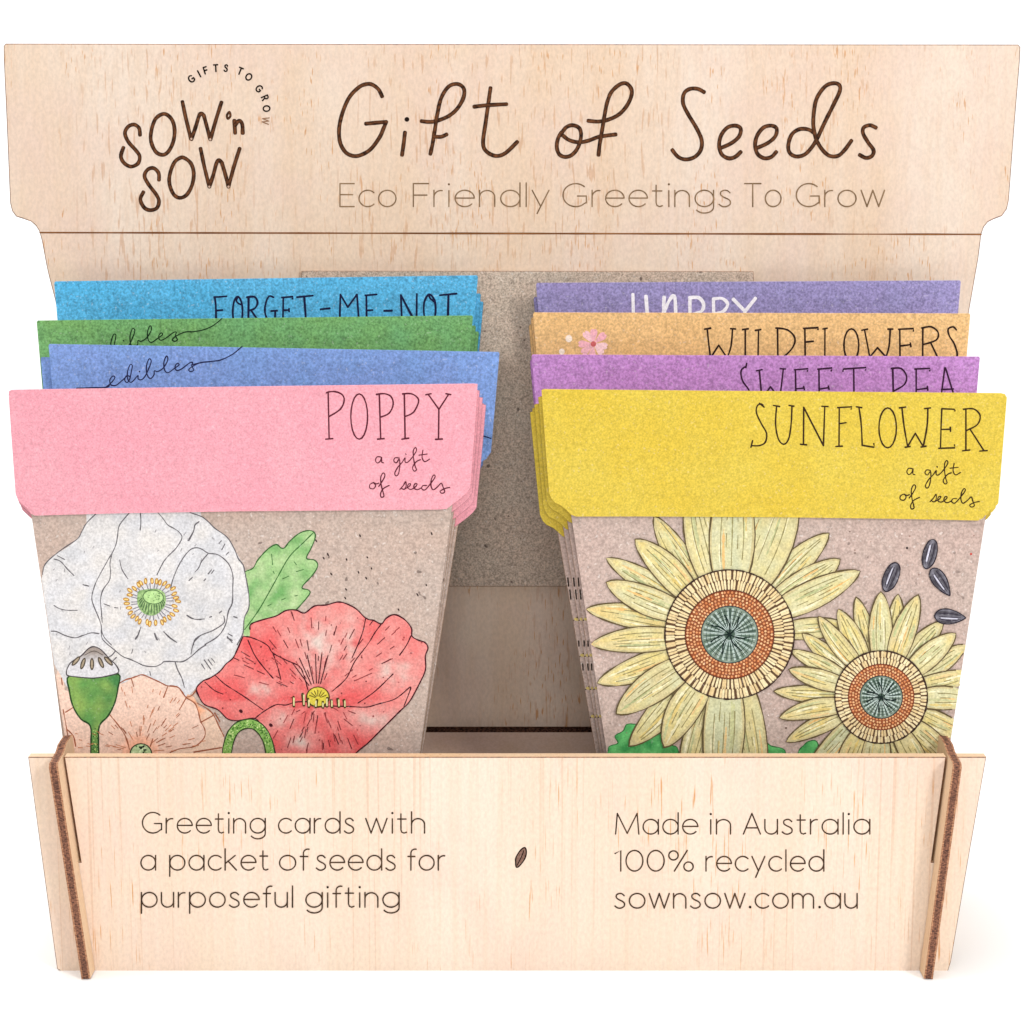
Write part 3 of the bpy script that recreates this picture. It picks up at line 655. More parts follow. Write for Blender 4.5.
WHT = lin((238, 234, 240))
poly_hand(C['violet'], [G(p, *a5, sm=s) for p, s in [([(578, 125), (582, 290)], S0), ([(645, 135), (656, 290)], S0), ([(580, 243), (655, 240)], S0),
    ([(738, 140), (735, 200), (737, 280)], True), ([(738, 215), (762, 160), (785, 132), (795, 160), (798, 280)], True), ([(870, 280), (870, 142)], S0), ([(868, 142), (915, 142), (940, 175), (928, 212), (880, 228)], True)]]
    + [G(p, *a6, sm=s) for p, s in [([(122, 280), (120, 148)], S0), ([(120, 148), (165, 146), (193, 175), (170, 212), (125, 225)], True), ([(222, 150), (282, 212)], S0), ([(335, 145), (282, 212), (262, 280)], S0)]], 3.4, WHT)
wk = lin((44, 28, 22))
poly_hand(C['orange'], [G(p, *a6, sm=s) for p, s in [
    ([(88, 300), (95, 370), (105, 450)], S0), ([(105, 450), (147, 385)], S0), ([(147, 385), (190, 450)], S0), ([(190, 450), (210, 390), (218, 302)], True), ([(75, 303), (105, 298)], S0), ([(208, 300), (233, 302)], S0),
    ([(283, 303), (283, 460)], S0), ([(270, 305), (298, 301)], S0), ([(351, 308), (348, 460)], S0), ([(335, 309), (363, 305)], S0), ([(450, 460), (448, 298)], S0), ([(440, 297), (500, 307), (537, 350), (520, 405), (450, 470)], True),
    ([(590, 470), (588, 298)], S0), ([(582, 299), (657, 295), (655, 304)], S0), ([(590, 369), (631, 365)], S0), ([(691, 300), (690, 460)], S0), ([(680, 302), (702, 298)], S0), (el(826, 385, 38, 84), S0)]]
    + [G(p, *a7, 5.28, s) for p, s in [([(182, 315), (195, 380), (210, 460)], S0), ([(210, 460), (251, 410)], S0), ([(251, 410), (296, 460)], S0), ([(296, 460), (312, 400), (318, 312)], True), ([(168, 318), (198, 312)], S0), ([(306, 312), (331, 312)], S0),
    ([(370, 480), (368, 312)], S0), ([(362, 313), (441, 309), (440, 322)], S0), ([(370, 401), (426, 394)], S0), ([(424, 385), (427, 404)], S0), ([(489, 480), (490, 305)], S0), ([(485, 306), (535, 300), (571, 330), (560, 370), (490, 394)], True), ([(532, 385), (575, 475)], S0),
    ([(667, 316), (650, 300), (624, 312), (630, 348), (656, 390), (672, 450), (650, 490)], True)]], 1.8, wk)
wp = lin((54, 26, 52))
poly_hand(C['mauve'], [G(p, *a6, sm=s) for p, s in [
    ([(288, 492), (262, 515), (268, 565), (300, 612), (310, 650)], True), ([(290, 478), (286, 500)], S0), ([(355, 513), (368, 660)], S0), ([(368, 660), (412, 598)], S0), ([(412, 598), (460, 660)], S0), ([(460, 660), (478, 505)], S0), ([(340, 516), (369, 510)], S0), ([(462, 505), (489, 507)], S0),
    ([(542, 660), (540, 510)], S0), ([(534, 511), (606, 505), (601, 517)], S0), ([(542, 609), (584, 604)], S0), ([(582, 596), (586, 613)], S0), ([(662, 660), (660, 506)], S0), ([(654, 508), (728, 501), (723, 516)], S0), ([(662, 610), (710, 602)], S0), ([(708, 594), (712, 610)], S0),
    ([(783, 518), (786, 507), (902, 499), (899, 512)], S0), ([(838, 504), (840, 660)], S0)]]
    + [G(p, *a7, 5.28, s) for p, s in [([(331, 520), (335, 680)], S0), ([(324, 520), (375, 520), (404, 560), (392, 605), (335, 640)], True), ([(455, 680), (455, 522)], S0), ([(448, 523), (529, 519), (526, 532)], S0), ([(456, 632), (515, 624)], S0), ([(514, 614), (516, 634)], S0),
    ([(585, 680), (606, 517)], S0), ([(610, 517), (660, 680)], S0), ([(590, 631), (652, 628)], S0)]], 1.75, wp)
# blossom printed on the orange flap
pr = Print(C['orange']['fl'], .03); fc = (593.4, 344)
for i in range(8):
    a = math.radians(i * 45 - 85 + R.uniform(-6, 6)); L = R.uniform(13.5, 16)
    pts = [(fc[0] + math.cos(a) * u * L - math.sin(a) * v * L, fc[1] + math.sin(a) * u * L + math.cos(a) * v * L) for u, v in [(.1, 0), (.45, -.16), (.8, -.24), (1, -.1), (.93, 0), (1, .1), (.8, .24), (.45, .16)]]
    pr.fill(smooth(pts, True, 3), mixc(lin((240, 205, 205)), lin((232, 170, 180)), R.random()))
pr.lift(); pr.dot(fc, 2.8, col=lin((196, 96, 96)))
for x, y, r in ((568.8, 338.6, 3.4), (561.8, 351.6, 2.9)):
    pr.lift(); pr.dot((x, y), r, r * 1.1, col=lin((240, 222, 205)))
pr.build('blossom_print', M['wash'], C['orange']['flap'], C['orange']['base'])
# seed line on the right edge of the periwinkle flap
pr = Print(C['peri']['fl'], .03); pr.stroke([(470, 437), (482, 436), (491, 438.5)], 1.2, vi); pr.build('printed_line', M['ink'], C['peri']['flap'], C['peri']['base'])

# ------------------------------------------------------------------ poppy illustration
def conv_of(c, d=.6): 
    q = inset(c['poly'], d); q = [list(p) for p in q]
    top = 504.0          # just under the flap's lower edge
    for p in q:
        pass
    return clip([tuple(p) for p in q], [(-50, top), (1100, top), (1100, 1200), (-50, 1200)])
cp = C['poppy']; cv = conv_of(cp)
LINE = lin((92, 88, 92)); LINE_D = lin((58, 44, 46))
def T6(pts, ox, oy): return Z(pts, ox, oy, 6.023)
WHITE = [(95.6, 505), (86.5, 523), (77, 539), (66, 548), (55, 555), (44, 566.5), (42.5, 575), (38, 600), (45, 640), (58, 672), (64, 682), (75, 690), (119.7, 684), (131, 679), (143, 676), (153, 680), (167, 686),
         (178, 688), (186, 697), (196.6, 687), (203, 680), (215, 675), (226.5, 663), (234, 656.6), (240, 640), (243.5, 630), (244, 619.6), (249, 608), (249, 594.7), (245.6, 578), (243, 565), (234.8, 550), (227, 537), (215, 528), (201.6, 516.6), (190, 505)]
pr = Print(cp['pl'], .03, cv)
wc = lin((208, 207, 210)); wc2 = lin((197, 196, 198)); wk2 = lin((212, 207, 203))
def whitef(x, y):
    n = nz(x, y, .035, 1) + .4 * nz(x, y, .12, 2); c = mixc(wc, wc2, .5 + n)
    return mixc(c, wk2, .4 + nz(x, y, .06, 5))
pr.fill(smooth(WHITE, True, 3), whitef, 5)
W_LINES = [T6(p, 30, 505) for p in [
    [(395, 55), (340, 110), (310, 165), (285, 205), (210, 255), (150, 300), (110, 335), (85, 370), (75, 420)],
    [(600, 45), (540, 120), (528, 180), (520, 230), (500, 280), (470, 330), (410, 440), (385, 500), (372, 560), (385, 610), (410, 670), (428, 720), (432, 760), (450, 800), (490, 843)],
    [(495, 290), (482, 350), (485, 400), (478, 455), (440, 510), (425, 570), (430, 640), (435, 710)],
    [(770, 45), (800, 80), (830, 120), (865, 140), (900, 165), (915, 200), (880, 260), (830, 310), (800, 350), (765, 420)],
    [(665, 50), (668, 100), (664, 150)], [(540, 330), (555, 390), (590, 445)], [(145, 325), (185, 340), (225, 385), (265, 425)], [(165, 305), (208, 328)],
    [(145, 605), (180, 625), (230, 634), (285, 634)], [(128, 760), (160, 762), (210, 785), (270, 800), (320, 785), (370, 770), (415, 775)], [(445, 595), (480, 608)], [(510, 618), (530, 620)],
    [(1015, 105), (995, 120), (985, 160), (957, 215)], [(945, 665), (980, 685), (1030, 690)], [(668, 735), (655, 775), (636, 803)], [(750, 775), (762, 810)], [(808, 765), (840, 800), (885, 828)], [(1020, 790), (990, 820)], [(320, 480), (352, 488)]]] + [T6(p, 170, 505) for p in [
    [(5, 500), (20, 440), (60, 350), (110, 280), (150, 258), (190, 265), (230, 290), (290, 300), (350, 350), (378, 420), (378, 500), (375, 590), (352, 640), (335, 720), (290, 790), (210, 840)],
    [(120, 45), (190, 70), (230, 100), (270, 140), (345, 195), (390, 270), (410, 320), (440, 360), (450, 400), (462, 460), (475, 540), (475, 620), (448, 680), (440, 770), (405, 840)],
    [(175, 100), (150, 120), (140, 160), (108, 215)], [(228, 295), (190, 340), (175, 375), (150, 405)], [(105, 665), (150, 688), (208, 686)], [(325, 670), (325, 710), (260, 755), (195, 780), (150, 810), (142, 843)],
    [(250, 390), (230, 415)], [(265, 392), (250, 412)], [(135, 435), (115, 455)], [(310, 215), (295, 232)], [(330, 235), (312, 270)], [(352, 285), (340, 298)], [(345, 800), (375, 815)], [(350, 775), (375, 790)], [(312, 638), (298, 650)], [(385, 672), (405, 680)], [(240, 675), (250, 672)], [(215, 445), (205, 455)]]] + [T6(p, 30, 630) for p in [
    [(430, 0), (432, 40), (450, 70), (515, 125), (560, 160), (600, 175), (645, 195), (690, 215), (750, 220), (790, 205), (810, 190), (870, 190), (920, 190), (970, 160), (1020, 115), (1060, 90)],
    [(515, 125), (495, 150), (470, 165)], [(520, 165), (500, 185)], [(875, 195), (890, 240), (915, 290), (930, 345)], [(660, 0), (650, 35), (636, 55)], [(752, 20), (768, 60)], [(620, 115), (612, 140)], [(1020, 40), (985, 80), (970, 145)], [(805, 10), (850, 50), (885, 75)], [(722, 250), (726, 272)]]] + [T6(p, 170, 630) for p in [
    [(190, 205), (210, 235)], [(207, 180), (245, 235)], [(230, 178), (255, 212)], [(250, 170), (270, 195)], [(345, 40), (375, 75)], [(350, 22), (375, 35)]]]
for p in W_LINES: pr.stroke(p, 1.0, LINE, True, None, .3, 4)
# stamens and heart
cx_, cy_ = 152.2, 601.5
for i in range(30):
    a = 2 * math.pi * (i + R.uniform(-.2, .2)) / 30; r1, r2 = (14.5, 13), (21, 18.5)
    pr.stroke([(cx_ + math.cos(a) * r1[0], cy_ + math.sin(a) * r1[1]), (cx_ + math.cos(a) * r2[0], cy_ + math.sin(a) * r2[1])], .7, lin((110, 104, 118)), False)
for i in range(31):
    a = 2 * math.pi * (i + R.uniform(-.25, .25)) / 31; k = R.uniform(.93, 1.07); x, y = cx_ + math.cos(a) * 24.4 * k, cy_ + math.sin(a) * 21.6 * k
    pr.lift(); pr.dot((x, y), 3.3, 1.75, lin((176, 126, 48)), a + R.uniform(-.3, .3)); pr.lift(); pr.dot((x, y), 2.1, .8, lin((232, 200, 130)), a)
gd, gl = lin((96, 130, 80)), lin((176, 206, 140))
pr.fill(smooth([(137.5, 596), (139, 591), (146, 589.5), (158, 589), (165, 594), (165.5, 604), (161, 611), (153, 615.5), (143.5, 613), (138, 605)], True), lambda x, y: mixc(gd, gl, .45 + nz(x, y, .4)), 2)
for i in range(13):
    a = math.radians(10 + i * 14); pr.stroke([(152.5 + math.cos(a) * 10.5, 598 + math.sin(a) * 7), (152 + math.cos(a) * 13, 600.5 + math.sin(a) * 13.5)], .8, lin((58, 82, 56)), False)
pr.lift(); pr.dot((153.3, 597), 10.6, 7.3, lin((66, 96, 60)), .1, 20); pr.lift(); pr.dot((153.3, 597), 9.8, 6.5, lin((172, 205, 138)), .1, 20)
for i in range(14): pr.dot((153.3 + R.uniform(-7, 7), 597 + R.uniform(-4, 4)), .7, .5, gd)
for i in range(60):
    pr.stroke([(x := R.uniform(52, 240), y := R.uniform(520, 655)), (x + R.uniform(-2, 2), y + R.uniform(1, 3))], .7, lin((150, 146, 148)), False) if (i % 2 and math.dist((x if False else 0, 0), (0, 0)) == 0) else None
pr.build('white_poppy_print', M['wash'], cp['pocket'], cp['base'])
# peach poppy and seed pod
pr = Print(cp['pl'], .05, cv)
pl1, pl2, plo = lin((226, 194, 176)), lin((232, 178, 152)), lin((226, 140, 88))
PE = [(56, 676), (64, 682), (70, 692), (119.7, 684), (131, 679), (143, 676), (153, 680), (167, 686), (178, 688), (186, 697), (194, 703), (198, 712), (201, 720), (205.5, 730), (202, 741), (195, 746), (170, 752), (165, 775), (60, 775)]
PE2 = [(186, 697), (194, 697), (199, 706), (211.5, 713), (219.8, 728), (224, 738), (222, 775), (150, 775), (150, 745), (195, 730)]
pr.fill(smooth(PE2, True, 3), lambda x, y: mixc(lin((222, 192, 170)), plo, 1.3 - math.dist((x, y), (186, 712)) / 17 + .4 * nz(x, y, .15)), 3)
def peach(x, y):
    d = math.dist((x, y), (140, 752)); return mixc(mixc(pl2, pl1, d / 45), pl1, .5 + nz(x, y, .08)) if d > 18 else mixc(plo, pl2, d / 18 + .2)
pr.fill(smooth(PE, True, 3), peach, 3)
PL = lin((150, 88, 62)); PL3 = lin((186, 118, 84))
for p in [T6(q, 30, 630) for q in [[(540, 320), (575, 300), (610, 290), (645, 278), (680, 270), (740, 295), (790, 318), (825, 335), (890, 345), (915, 370), (940, 405), (990, 440), (1010, 480)], [(610, 290), (625, 340)], [(830, 340), (805, 405)], [(215, 495), (262, 465)], [(200, 480), (215, 560), (235, 680)], [(225, 600), (262, 640), (275, 700)], [(190, 290), (195, 330)],
    [(480, 510), (530, 570), (575, 640), (600, 720)], [(740, 655), (725, 700)], [(940, 410), (900, 480)]]] + [T6(q, 170, 630) for q in [[(0, 335), (50, 345), (95, 405), (150, 440), (170, 490), (185, 550), (210, 600), (205, 650), (150, 700), (60, 715), (0, 738)], [(95, 405), (130, 395), (160, 360)], [(165, 440), (250, 495), (300, 590), (325, 640)], [(185, 556), (265, 512)], [(145, 735), (310, 708)], [(270, 500), (300, 550)]]]:
    pr.stroke(p, 1.15, PL, True, None, .35)
for i in range(95):
    a = math.radians(R.uniform(182, 358)); r0 = R.uniform(14, 66); x, y = 140 + math.cos(a) * r0, 752 + math.sin(a) * r0
    L = R.uniform(2, 7) * (1.5 if r0 < 26 else 1)
    if inside((x, y), PE) and not (64 < x < 122 and y < 728): pr.stroke([(x, y), (x + math.cos(a) * L, y + math.sin(a) * L)], .75, PL3 if R.random() < .6 else PL, False)
pr.lift(); pr.dot((141, 754), 11.5, 11, lin((50, 60, 40)), 0, 20); pr.lift(); pr.dot((141, 754), 10.2, 9.8, lin((176, 200, 150)), 0, 20)
for i in range(22): pr.dot((141 + R.uniform(-8, 8), 751 + R.uniform(-6, 3)), R.uniform(.6, 1.3), 1, R.choice([lin((96, 130, 80)), lin((40, 50, 36)), lin((205, 222, 180))]))
pr.build('peach_poppy_print', M['wash'], cp['pocket'], cp['base'])
pr = Print(cp['pl'], .075, cv)
POD = [(69, 676), (69.3, 690), (73, 706), (81, 719), (90.4, 726), (91, 745), (91, 775), (98.8, 775), (98.6, 745), (99.4, 726), (108, 716), (114.7, 703), (118, 688), (118.4, 674), (94, 678)]
ga, gb2, gy = lin((92, 144, 76)), lin((68, 122, 68)), lin((136, 166, 86))
pr.fill(smooth(POD, True, 3), lambda x, y: mixc(mixc(ga, gb2, (x - 84) / 40 + .8 * nz(x, y, .09)), gy, .35 + 1.1 * nz(x, y, .07, 4)), 2.2)
pr.stroke(POD, 1.6, lin((36, 66, 34)), True, None, .2, 4, closed=True)
CAPp = [(66.5, 672), (68, 667), (71.5, 662), (81.5, 655.6), (88, 649), (94, 646.6), (101.4, 650), (109.7, 659), (116, 665), (118.6, 672), (109.7, 675.5), (94, 678), (78, 677), (68, 675.5)]
pr.fill(smooth(CAPp, True, 3), lambda x, y: mixc(lin((206, 203, 206)), lin((150, 138, 130)), (664 - y) / 12), 2)
pr.stroke(CAPp, 1.2, lin((70, 62, 66)), True, None, .2, 4, closed=True)
for x, y, a in ((76, 661, 2.3), (83, 663.5, 1.9), (92, 664, 1.57), (101, 662.5, 1.15), (108.5, 661, .8)):
    pr.lift(); pr.dot((x, y), 6.2, 2.3, lin((78, 68, 58)), a, 14); pr.lift(); pr.dot((x, y), 4.6, 1.0, lin((160, 144, 122)), a, 12)
pr.stroke([(85, 655), (94, 651), (103, 655)], .8, lin((90, 80, 74)))
for i in range(40):
    y = R.uniform(728, 772); pr.dot((R.uniform(92, 98), y), .6, .6, R.choice([lin((40, 80, 36)), lin((180, 210, 120))]))
pr.build('seed_pod_print', M['wash'], cp['pocket'], cp['base'])
# leaf
pr = Print(cp['pl'], .05, cv)
LEAF = T6([(455, 400), (500, 380), (530, 330), (590, 265), (640, 238), (668, 258), (690, 258), (720, 220), (780, 170), (840, 153), (872, 170), (872, 205), (850, 260), (822, 320), (870, 332), (890, 365), (860, 420), (795, 495), (835, 512), (838, 540), (765, 625), (700, 680), (520, 730), (480, 800), (440, 770), (445, 690), (475, 600), (470, 480)], 170, 505)
la, lb, lc = lin((146, 184, 122)), lin((108, 160, 94)), lin((176, 198, 146))
pr.fill(smooth(LEAF, True, 3), lambda x, y: mixc(mixc(la, lb, .35 + 1.2 * nz(x, y, .06)), lc, .3 + nz(x, y, .09, 3)), 3)
pr.stroke(LEAF[:23], 1.2, lin((52, 92, 48)), True, None, .3)
pr.stroke(T6([(865, 165), (800, 230), (720, 310), (650, 430), (600, 520), (530, 640), (450, 750)], 170, 505), 1.1, lin((58, 100, 50)), True, None, .3)
for a, b_ in [((612, 295), (618, 360)), ((760, 402), (805, 388)), ((678, 445), (716, 428)), ((748, 342), (762, 360)), ((588, 608), (610, 597)), ((672, 572), (695, 562)), ((752, 548), (768, 544)), ((622, 400), (628, 412))]:
    pr.stroke(T6([a, b_], 170, 505), .9, lin((70, 110, 60)), False)
pr.build('leaf_print', M['wash'], cp['pocket'], cp['base'])
# red poppy
pr = Print(cp['pl'], .09, cv)
RED = [(243, 636.6), (249.5, 637), (250, 629), (251.4, 623.8), (263, 619.6), (276, 616), (286, 610.5), (296, 610), (304.5, 613), (314.5, 606), (326, 605), (340, 602), (355, 608), (365.7, 618), (374, 620.5), (381.5, 623.8), (386.4, 618), (394.8, 614.6), (404.7, 619.6),
       (411.4, 628), (412, 636), (418, 640), (425, 642.5), (428, 648), (425.4, 656), (425.4, 670), (418.8, 684.8), (409.6, 701.4), (399.7, 711.4), (383, 728), (368, 743), (359.8, 749.6), (352, 757), (340, 775), (280, 775), (276, 754), (271, 741), (263, 729.7), (255.5, 718.5),
       (239.8, 720.5), (228, 719), (218, 709.7), (205, 704.7), (199, 696.4), (196.6, 688), (203, 681), (210, 678), (219.8, 671.5), (226, 664), (233, 658), (238, 648)]
r1, r2, r3 = lin((214, 88, 88)), lin((222, 140, 134)), lin((210, 190, 180))
def redf(x, y):
    a = math.atan2(y - 700, x - 317); d = math.dist((x, y), (317, 700))
    n = .5 + .75 * nz(a * 3.2, d * .012, 1.0, 2) + .5 * nz(x, y, .06, 6)
    c = mixc(r1, r2, n); p = 0
    for (px, py, sx, sy) in ((318, 645, 26, 34), (350, 640, 10, 24), (395, 672, 22, 18), (372, 718, 26, 12), (283, 716, 12, 10), (300, 740, 14, 10), (262, 690, 14, 10)):
        p = max(p, math.exp(-((x - px) / sx) ** 2 - ((y - py) / sy) ** 2))
    return mixc(c, r3, p * (.62 + .6 * nz(x, y, .13, 9)))
pr.fill(smooth(RED, True, 3), redf, 2.6)
RL = lin((66, 22, 30))
R_LINES = [RED[0:2] + [(259.7, 640.8), (268, 645.8), (273, 653), (286, 660), (299.6, 666.5), (304.5, 678), (308, 690)],
    [(255.5, 718), (263, 712), (276, 704.7), (286, 705), (296, 702), (309.5, 702), (318, 706), (333, 706), (350, 706.5), (366.4, 707), (378, 704), (393, 699.8), (401, 694.8), (410.5, 687), (408, 696), (403.8, 706.4)],
    [(214.9, 674.9), (224.8, 684), (236.4, 691.5), (246.4, 698), (263, 709.7)], [(248, 640), (254.7, 655), (263, 666.5), (273, 678)],
    [(365.7, 618), (363, 631), (358, 644.5), (352, 658)], [(381.5, 623.8), (374.7, 633), (368, 644), (354.8, 661.5), (346.5, 678), (333, 690.6)], [(411, 636), (406, 646), (399.7, 655)], [(393, 674), (374.7, 691.5), (358, 703)],
    [(205, 682), (214, 690), (223, 694)], [(273, 653), (278, 668), (281, 680)]]
for p in R_LINES: pr.stroke(p, 1.1, RL, True, None, .35)
pr.stroke(RED[2:33], 1.35, RL, True, None, .3); pr.stroke(RED[35:] + [RED[0]], 1.35, RL, True, None, .3)
def seg(cx0, cy0, ang_lo, ang_hi, rlo, rhi, n, w=.85):
    for i in range(n):
        a = math.radians(R.uniform(ang_lo, ang_hi)); r0 = R.uniform(rlo, rhi); L = R.uniform(3, 11)
        p = (cx0 + math.cos(a) * r0, cy0 + math.sin(a) * r0); q = (cx0 + math.cos(a) * (r0 + L), cy0 + math.sin(a) * (r0 + L))
        if inside(p, RED) and inside(q, RED): pr.stroke([p, q], w, mixc(RL, r1, R.uniform(0, .45)), False)
seg(317, 698, 195, 345, 20, 105, 80); seg(318, 660, 60, 120, 52, 90, 26); seg(320, 700, 20, 160, 12, 45, 18)
for a in (232, 244, 256, 268, 277, 286): 
    t = math.radians(a); pr.stroke([(317 + math.cos(t) * 13, 694 + math.sin(t) * 11), (317 + math.cos(t) * 40, 694 + math.sin(t) * 40)], .95, RL, False)
for i in range(70):
    p = (R.uniform(200, 425), R.uniform(612, 752))
    if inside(p, RED): pr.dot(p, R.uniform(.4, .9), None, mixc(RL, r1, R.uniform(.1, .6)))
for x, y in ((241, 711), (271, 725), (208, 668)): 
    if inside((x, y), RED): pr.lift(); pr.dot((x, y), 2.1, 1.6, RL, .7)
yl = lin((206, 190, 70)); yd = lin((70, 58, 24))
pr.lift(); pr.dot((318, 697), 12, 10.6, yd, 0, 20); pr.lift(); pr.dot((318, 696.6), 10.6, 9.3, yl, 0, 20)
for i in range(7): 
    a = math.radians(200 + i * 23); pr.stroke([(318 + math.cos(a) * 3, 698 + math.sin(a) * 2), (318 + math.cos(a) * 9, 698 + math.sin(a) * 8)], .8, yd, False)
for x, dy in ((294, 0), (304, -3), (309, 2), (327, 1), (332, 3), (339, 2), (345, 3), (316, 3), (323, 5)):
    pr.stroke([(x, 706 + dy * .3), (x + R.uniform(-1.5, 1.5), 697 + dy)], 2.8, yd, False); pr.stroke([(x, 705 + dy * .3), (x, 698 + dy)], 1.5, lin((214, 204, 150)), False)
pr.build('red_poppy_print', M['wash'], cp['pocket'], cp['base'])
pr = Print(cp['pl'], .13, cv); ST = [(225.5, 775), (227, 752), (231, 736), (238, 727), (248, 723.6), (257, 726), (265, 735), (270, 750), (272, 775)]
pr.stroke(ST, 10.2, lin((44, 62, 34)), True, None, .04); pr.stroke(ST, 8.0, lin((134, 178, 92)), True, None, .05)
Q = smooth(ST, False, 16)
for i in range(240):
    p = R.choice(Q); pr.dot((p[0] + R.uniform(-3.2, 3.2), p[1] + R.uniform(-3.2, 3.2)), R.uniform(.45, .9), None, R.choice([lin((70, 116, 48)), lin((190, 214, 140)), lin((96, 150, 60))]))
pr.build('bent_stem_print', M['wash'], cp['pocket'], cp['base'])
# seeds and specks on the kraft
pr = Print(cp['pl'], .03, cv)
for x, y in [(241, 185), (48, 298), (285, 315), (310, 382), (232, 405), (68, 415), (157, 508), (672, 172), (640, 482), (587, 540), (473, 630), (278, 440), (160, 328), (152, 560)]:
    x, y = 320 + x / 6.02, 505 + y / 6.02; a = R.uniform(.9, 1.3); pr.lift(); pr.dot((x, y), R.uniform(1.1, 1.9), .8, lin((60, 46, 44)), a)
for x, y in ((880, 215), (950, 298), (970, 415), (925, 320)): pr.lift(); pr.dot((170 + x / 6.02, 505 + y / 6.02), 1.6, .8, lin((60, 46, 44)), 1)
pr.build('seed_specks_print', M['print'], cp['pocket'], cp['base'])

# ------------------------------------------------------------------ sunflower illustration
cs = C['sun']; cv2 = conv_of(cs)
def sunflower(pr, c, r0, r1_, r2_, petals, seed):
    RR = random.Random(seed); ya, yb2, yo, yg = lin((214, 205, 160)), lin((210, 192, 124)), lin((222, 168, 96)), lin((188, 192, 160))
    PLn = lin((92, 78, 52)); FN = lin((138, 128, 84))
    for (tx, ty, w, tone) in petals:
        d = Vector((tx - c[0], ty - c[1])); L = d.length; T = d.normalized(); N = Vector((-T.y, T.x)); b0 = r2_ * .9; bend = RR.uniform(-2.2, 2.2)
        def P(u, v): # u 0..1 base to tip
            q = Vector(c) + T * (b0 + (L - b0) * u) + N * (v + bend * math.sin(math.pi * u)); return (q.x, q.y)
        hw_ = lambda u: w / 2 * (math.sin(math.pi * min(1, .22 + .78 * u)) ** .62 if u < .93 else (1 - u) / .07 * .36) 
        us = [0, .12, .25, .4, .55, .68, .79, .88, .95]
        poly = [P(u, -hw_(u)) for u in us] + [P(1, 0)] + [P(u, hw_(u)) for u in reversed(us)]
        k1 = RR.uniform(-.2, .35); k2 = RR.uniform(-.1, .5)
        def cf(x, y):
            q = Vector((x, y)) - Vector(c); u = (q.dot(T) - b0) / max(1, L - b0); v = q.dot(N) / (w / 2)
            cc = mixc(ya, yb2, .5 + k1 + .8 * nz(x, y, .10, seed)); cc = mixc(cc, yg, tone + .45 * nz(v * 2, u * 1.3, 1, tx))
            return mixc(cc, yo, max(0, (u - .72)) * 1.3 * (k2 + .4) + max(0, .35 + nz(x, y, .05, 8 + tx * .01)) * .45 * k2 + max(0, .1 - u))
        pr.fill(poly, cf, 3.2)
        pr.stroke(inset(poly, 1.3), 2.2, mixc(ya, lin((150, 122, 62)), .38), False, None, .6, closed=True)
        pr.stroke(poly, 1.3, PLn, False, None, .5)
        for j, cw in enumerate((lin((222, 166, 92)), lin((172, 180, 128)), lin((228, 220, 182)), lin((206, 178, 96)), lin((232, 224, 190)), lin((158, 166, 118)))):
            v = RR.uniform(-.78, .78); s0 = RR.uniform(.02, .5); s1 = min(.93, s0 + RR.uniform(.25, .5))
            pts = [P(s0 + (s1 - s0) * t / 6, hw_(s0 + (s1 - s0) * t / 6) * v * .9) for t in range(7)]
            pr.stroke(pts, RR.uniform(1.2, 2.6), mixc(cw, ya, RR.uniform(.15, .6)), True, None, .5, taper=True)
        nl = 3 if w < 26 else 5
        for j in range(nl):
            v = ((j + 1) / (nl + 1) - .5) * 1.5; s0, s1 = RR.uniform(.05, .35), RR.uniform(.5, .9)
            pts = [P(s0 + (s1 - s0) * t / 6, hw_(s0 + (s1 - s0) * t / 6) * v) for t in range(7)]
            if j % 2: pr.stroke(pts[:3], .8, FN, True, None, .3); pr.stroke(pts[4:], .8, FN, True, None, .3)
            else: pr.stroke(pts, .85, FN, True, None, .35)
    # seed head
    br = lin((92, 68, 48)); pr.lift(); n = 44
    ring = [(c[0] + (r2_ + .8 * math.sin(i * 2.7) * .7) * math.cos(2 * math.pi * i / n), c[1] + (r2_ + .8 * math.sin(i * 1.9) * .7) * math.sin(2 * math.pi * i / n)) for i in range(n)]
    pr.fill(ring, br)
    rw = (r2_ - r1_); cells = int(2 * math.pi * r2_ / 3.7)
    for row, (ra, cnt) in enumerate(((r1_ + rw * .78, cells), (r1_ + rw * .30, int(cells * .93)))):
        for i in range(cnt):
            a = 2 * math.pi * (i + .5 * row) / cnt + RR.uniform(-.015, .015); x, y = c[0] + math.cos(a) * ra, c[1] + math.sin(a) * ra
            pr.fill([(x + math.cos(a) * u * rw * .235 - math.sin(a) * v * math.pi * ra / cnt * .72, y + math.sin(a) * u * rw * .235 + math.cos(a) * v * math.pi * ra / cnt * .72)
                     for u, v in ((-1, -.5), (-.8, -.85), (.6, -1), (1, -.65), (1.08, 0), (1, .65), (.6, 1), (-.8, .85), (-1, .5))], mixc(lin((228, 212, 170)), lin((212, 184, 134)), RR.random()))
    pr.lift(); pr.dot(c, r1_ + .8, None, lin((120, 54, 32)), 0, 40); pr.lift()
    pr.dot(c, r1_ - .2, None, lin((142, 78, 48)), 0, 40)
    rows = 5 if r1_ > 38 else 4
    pr.stroke([(c[0] + math.cos(t * math.pi / 30) * (r2_ + .4), c[1] + math.sin(t * math.pi / 30) * (r2_ + .4)) for t in range(60)], 1.3, lin((56, 40, 34)), True, None, .5, 3, closed=True)
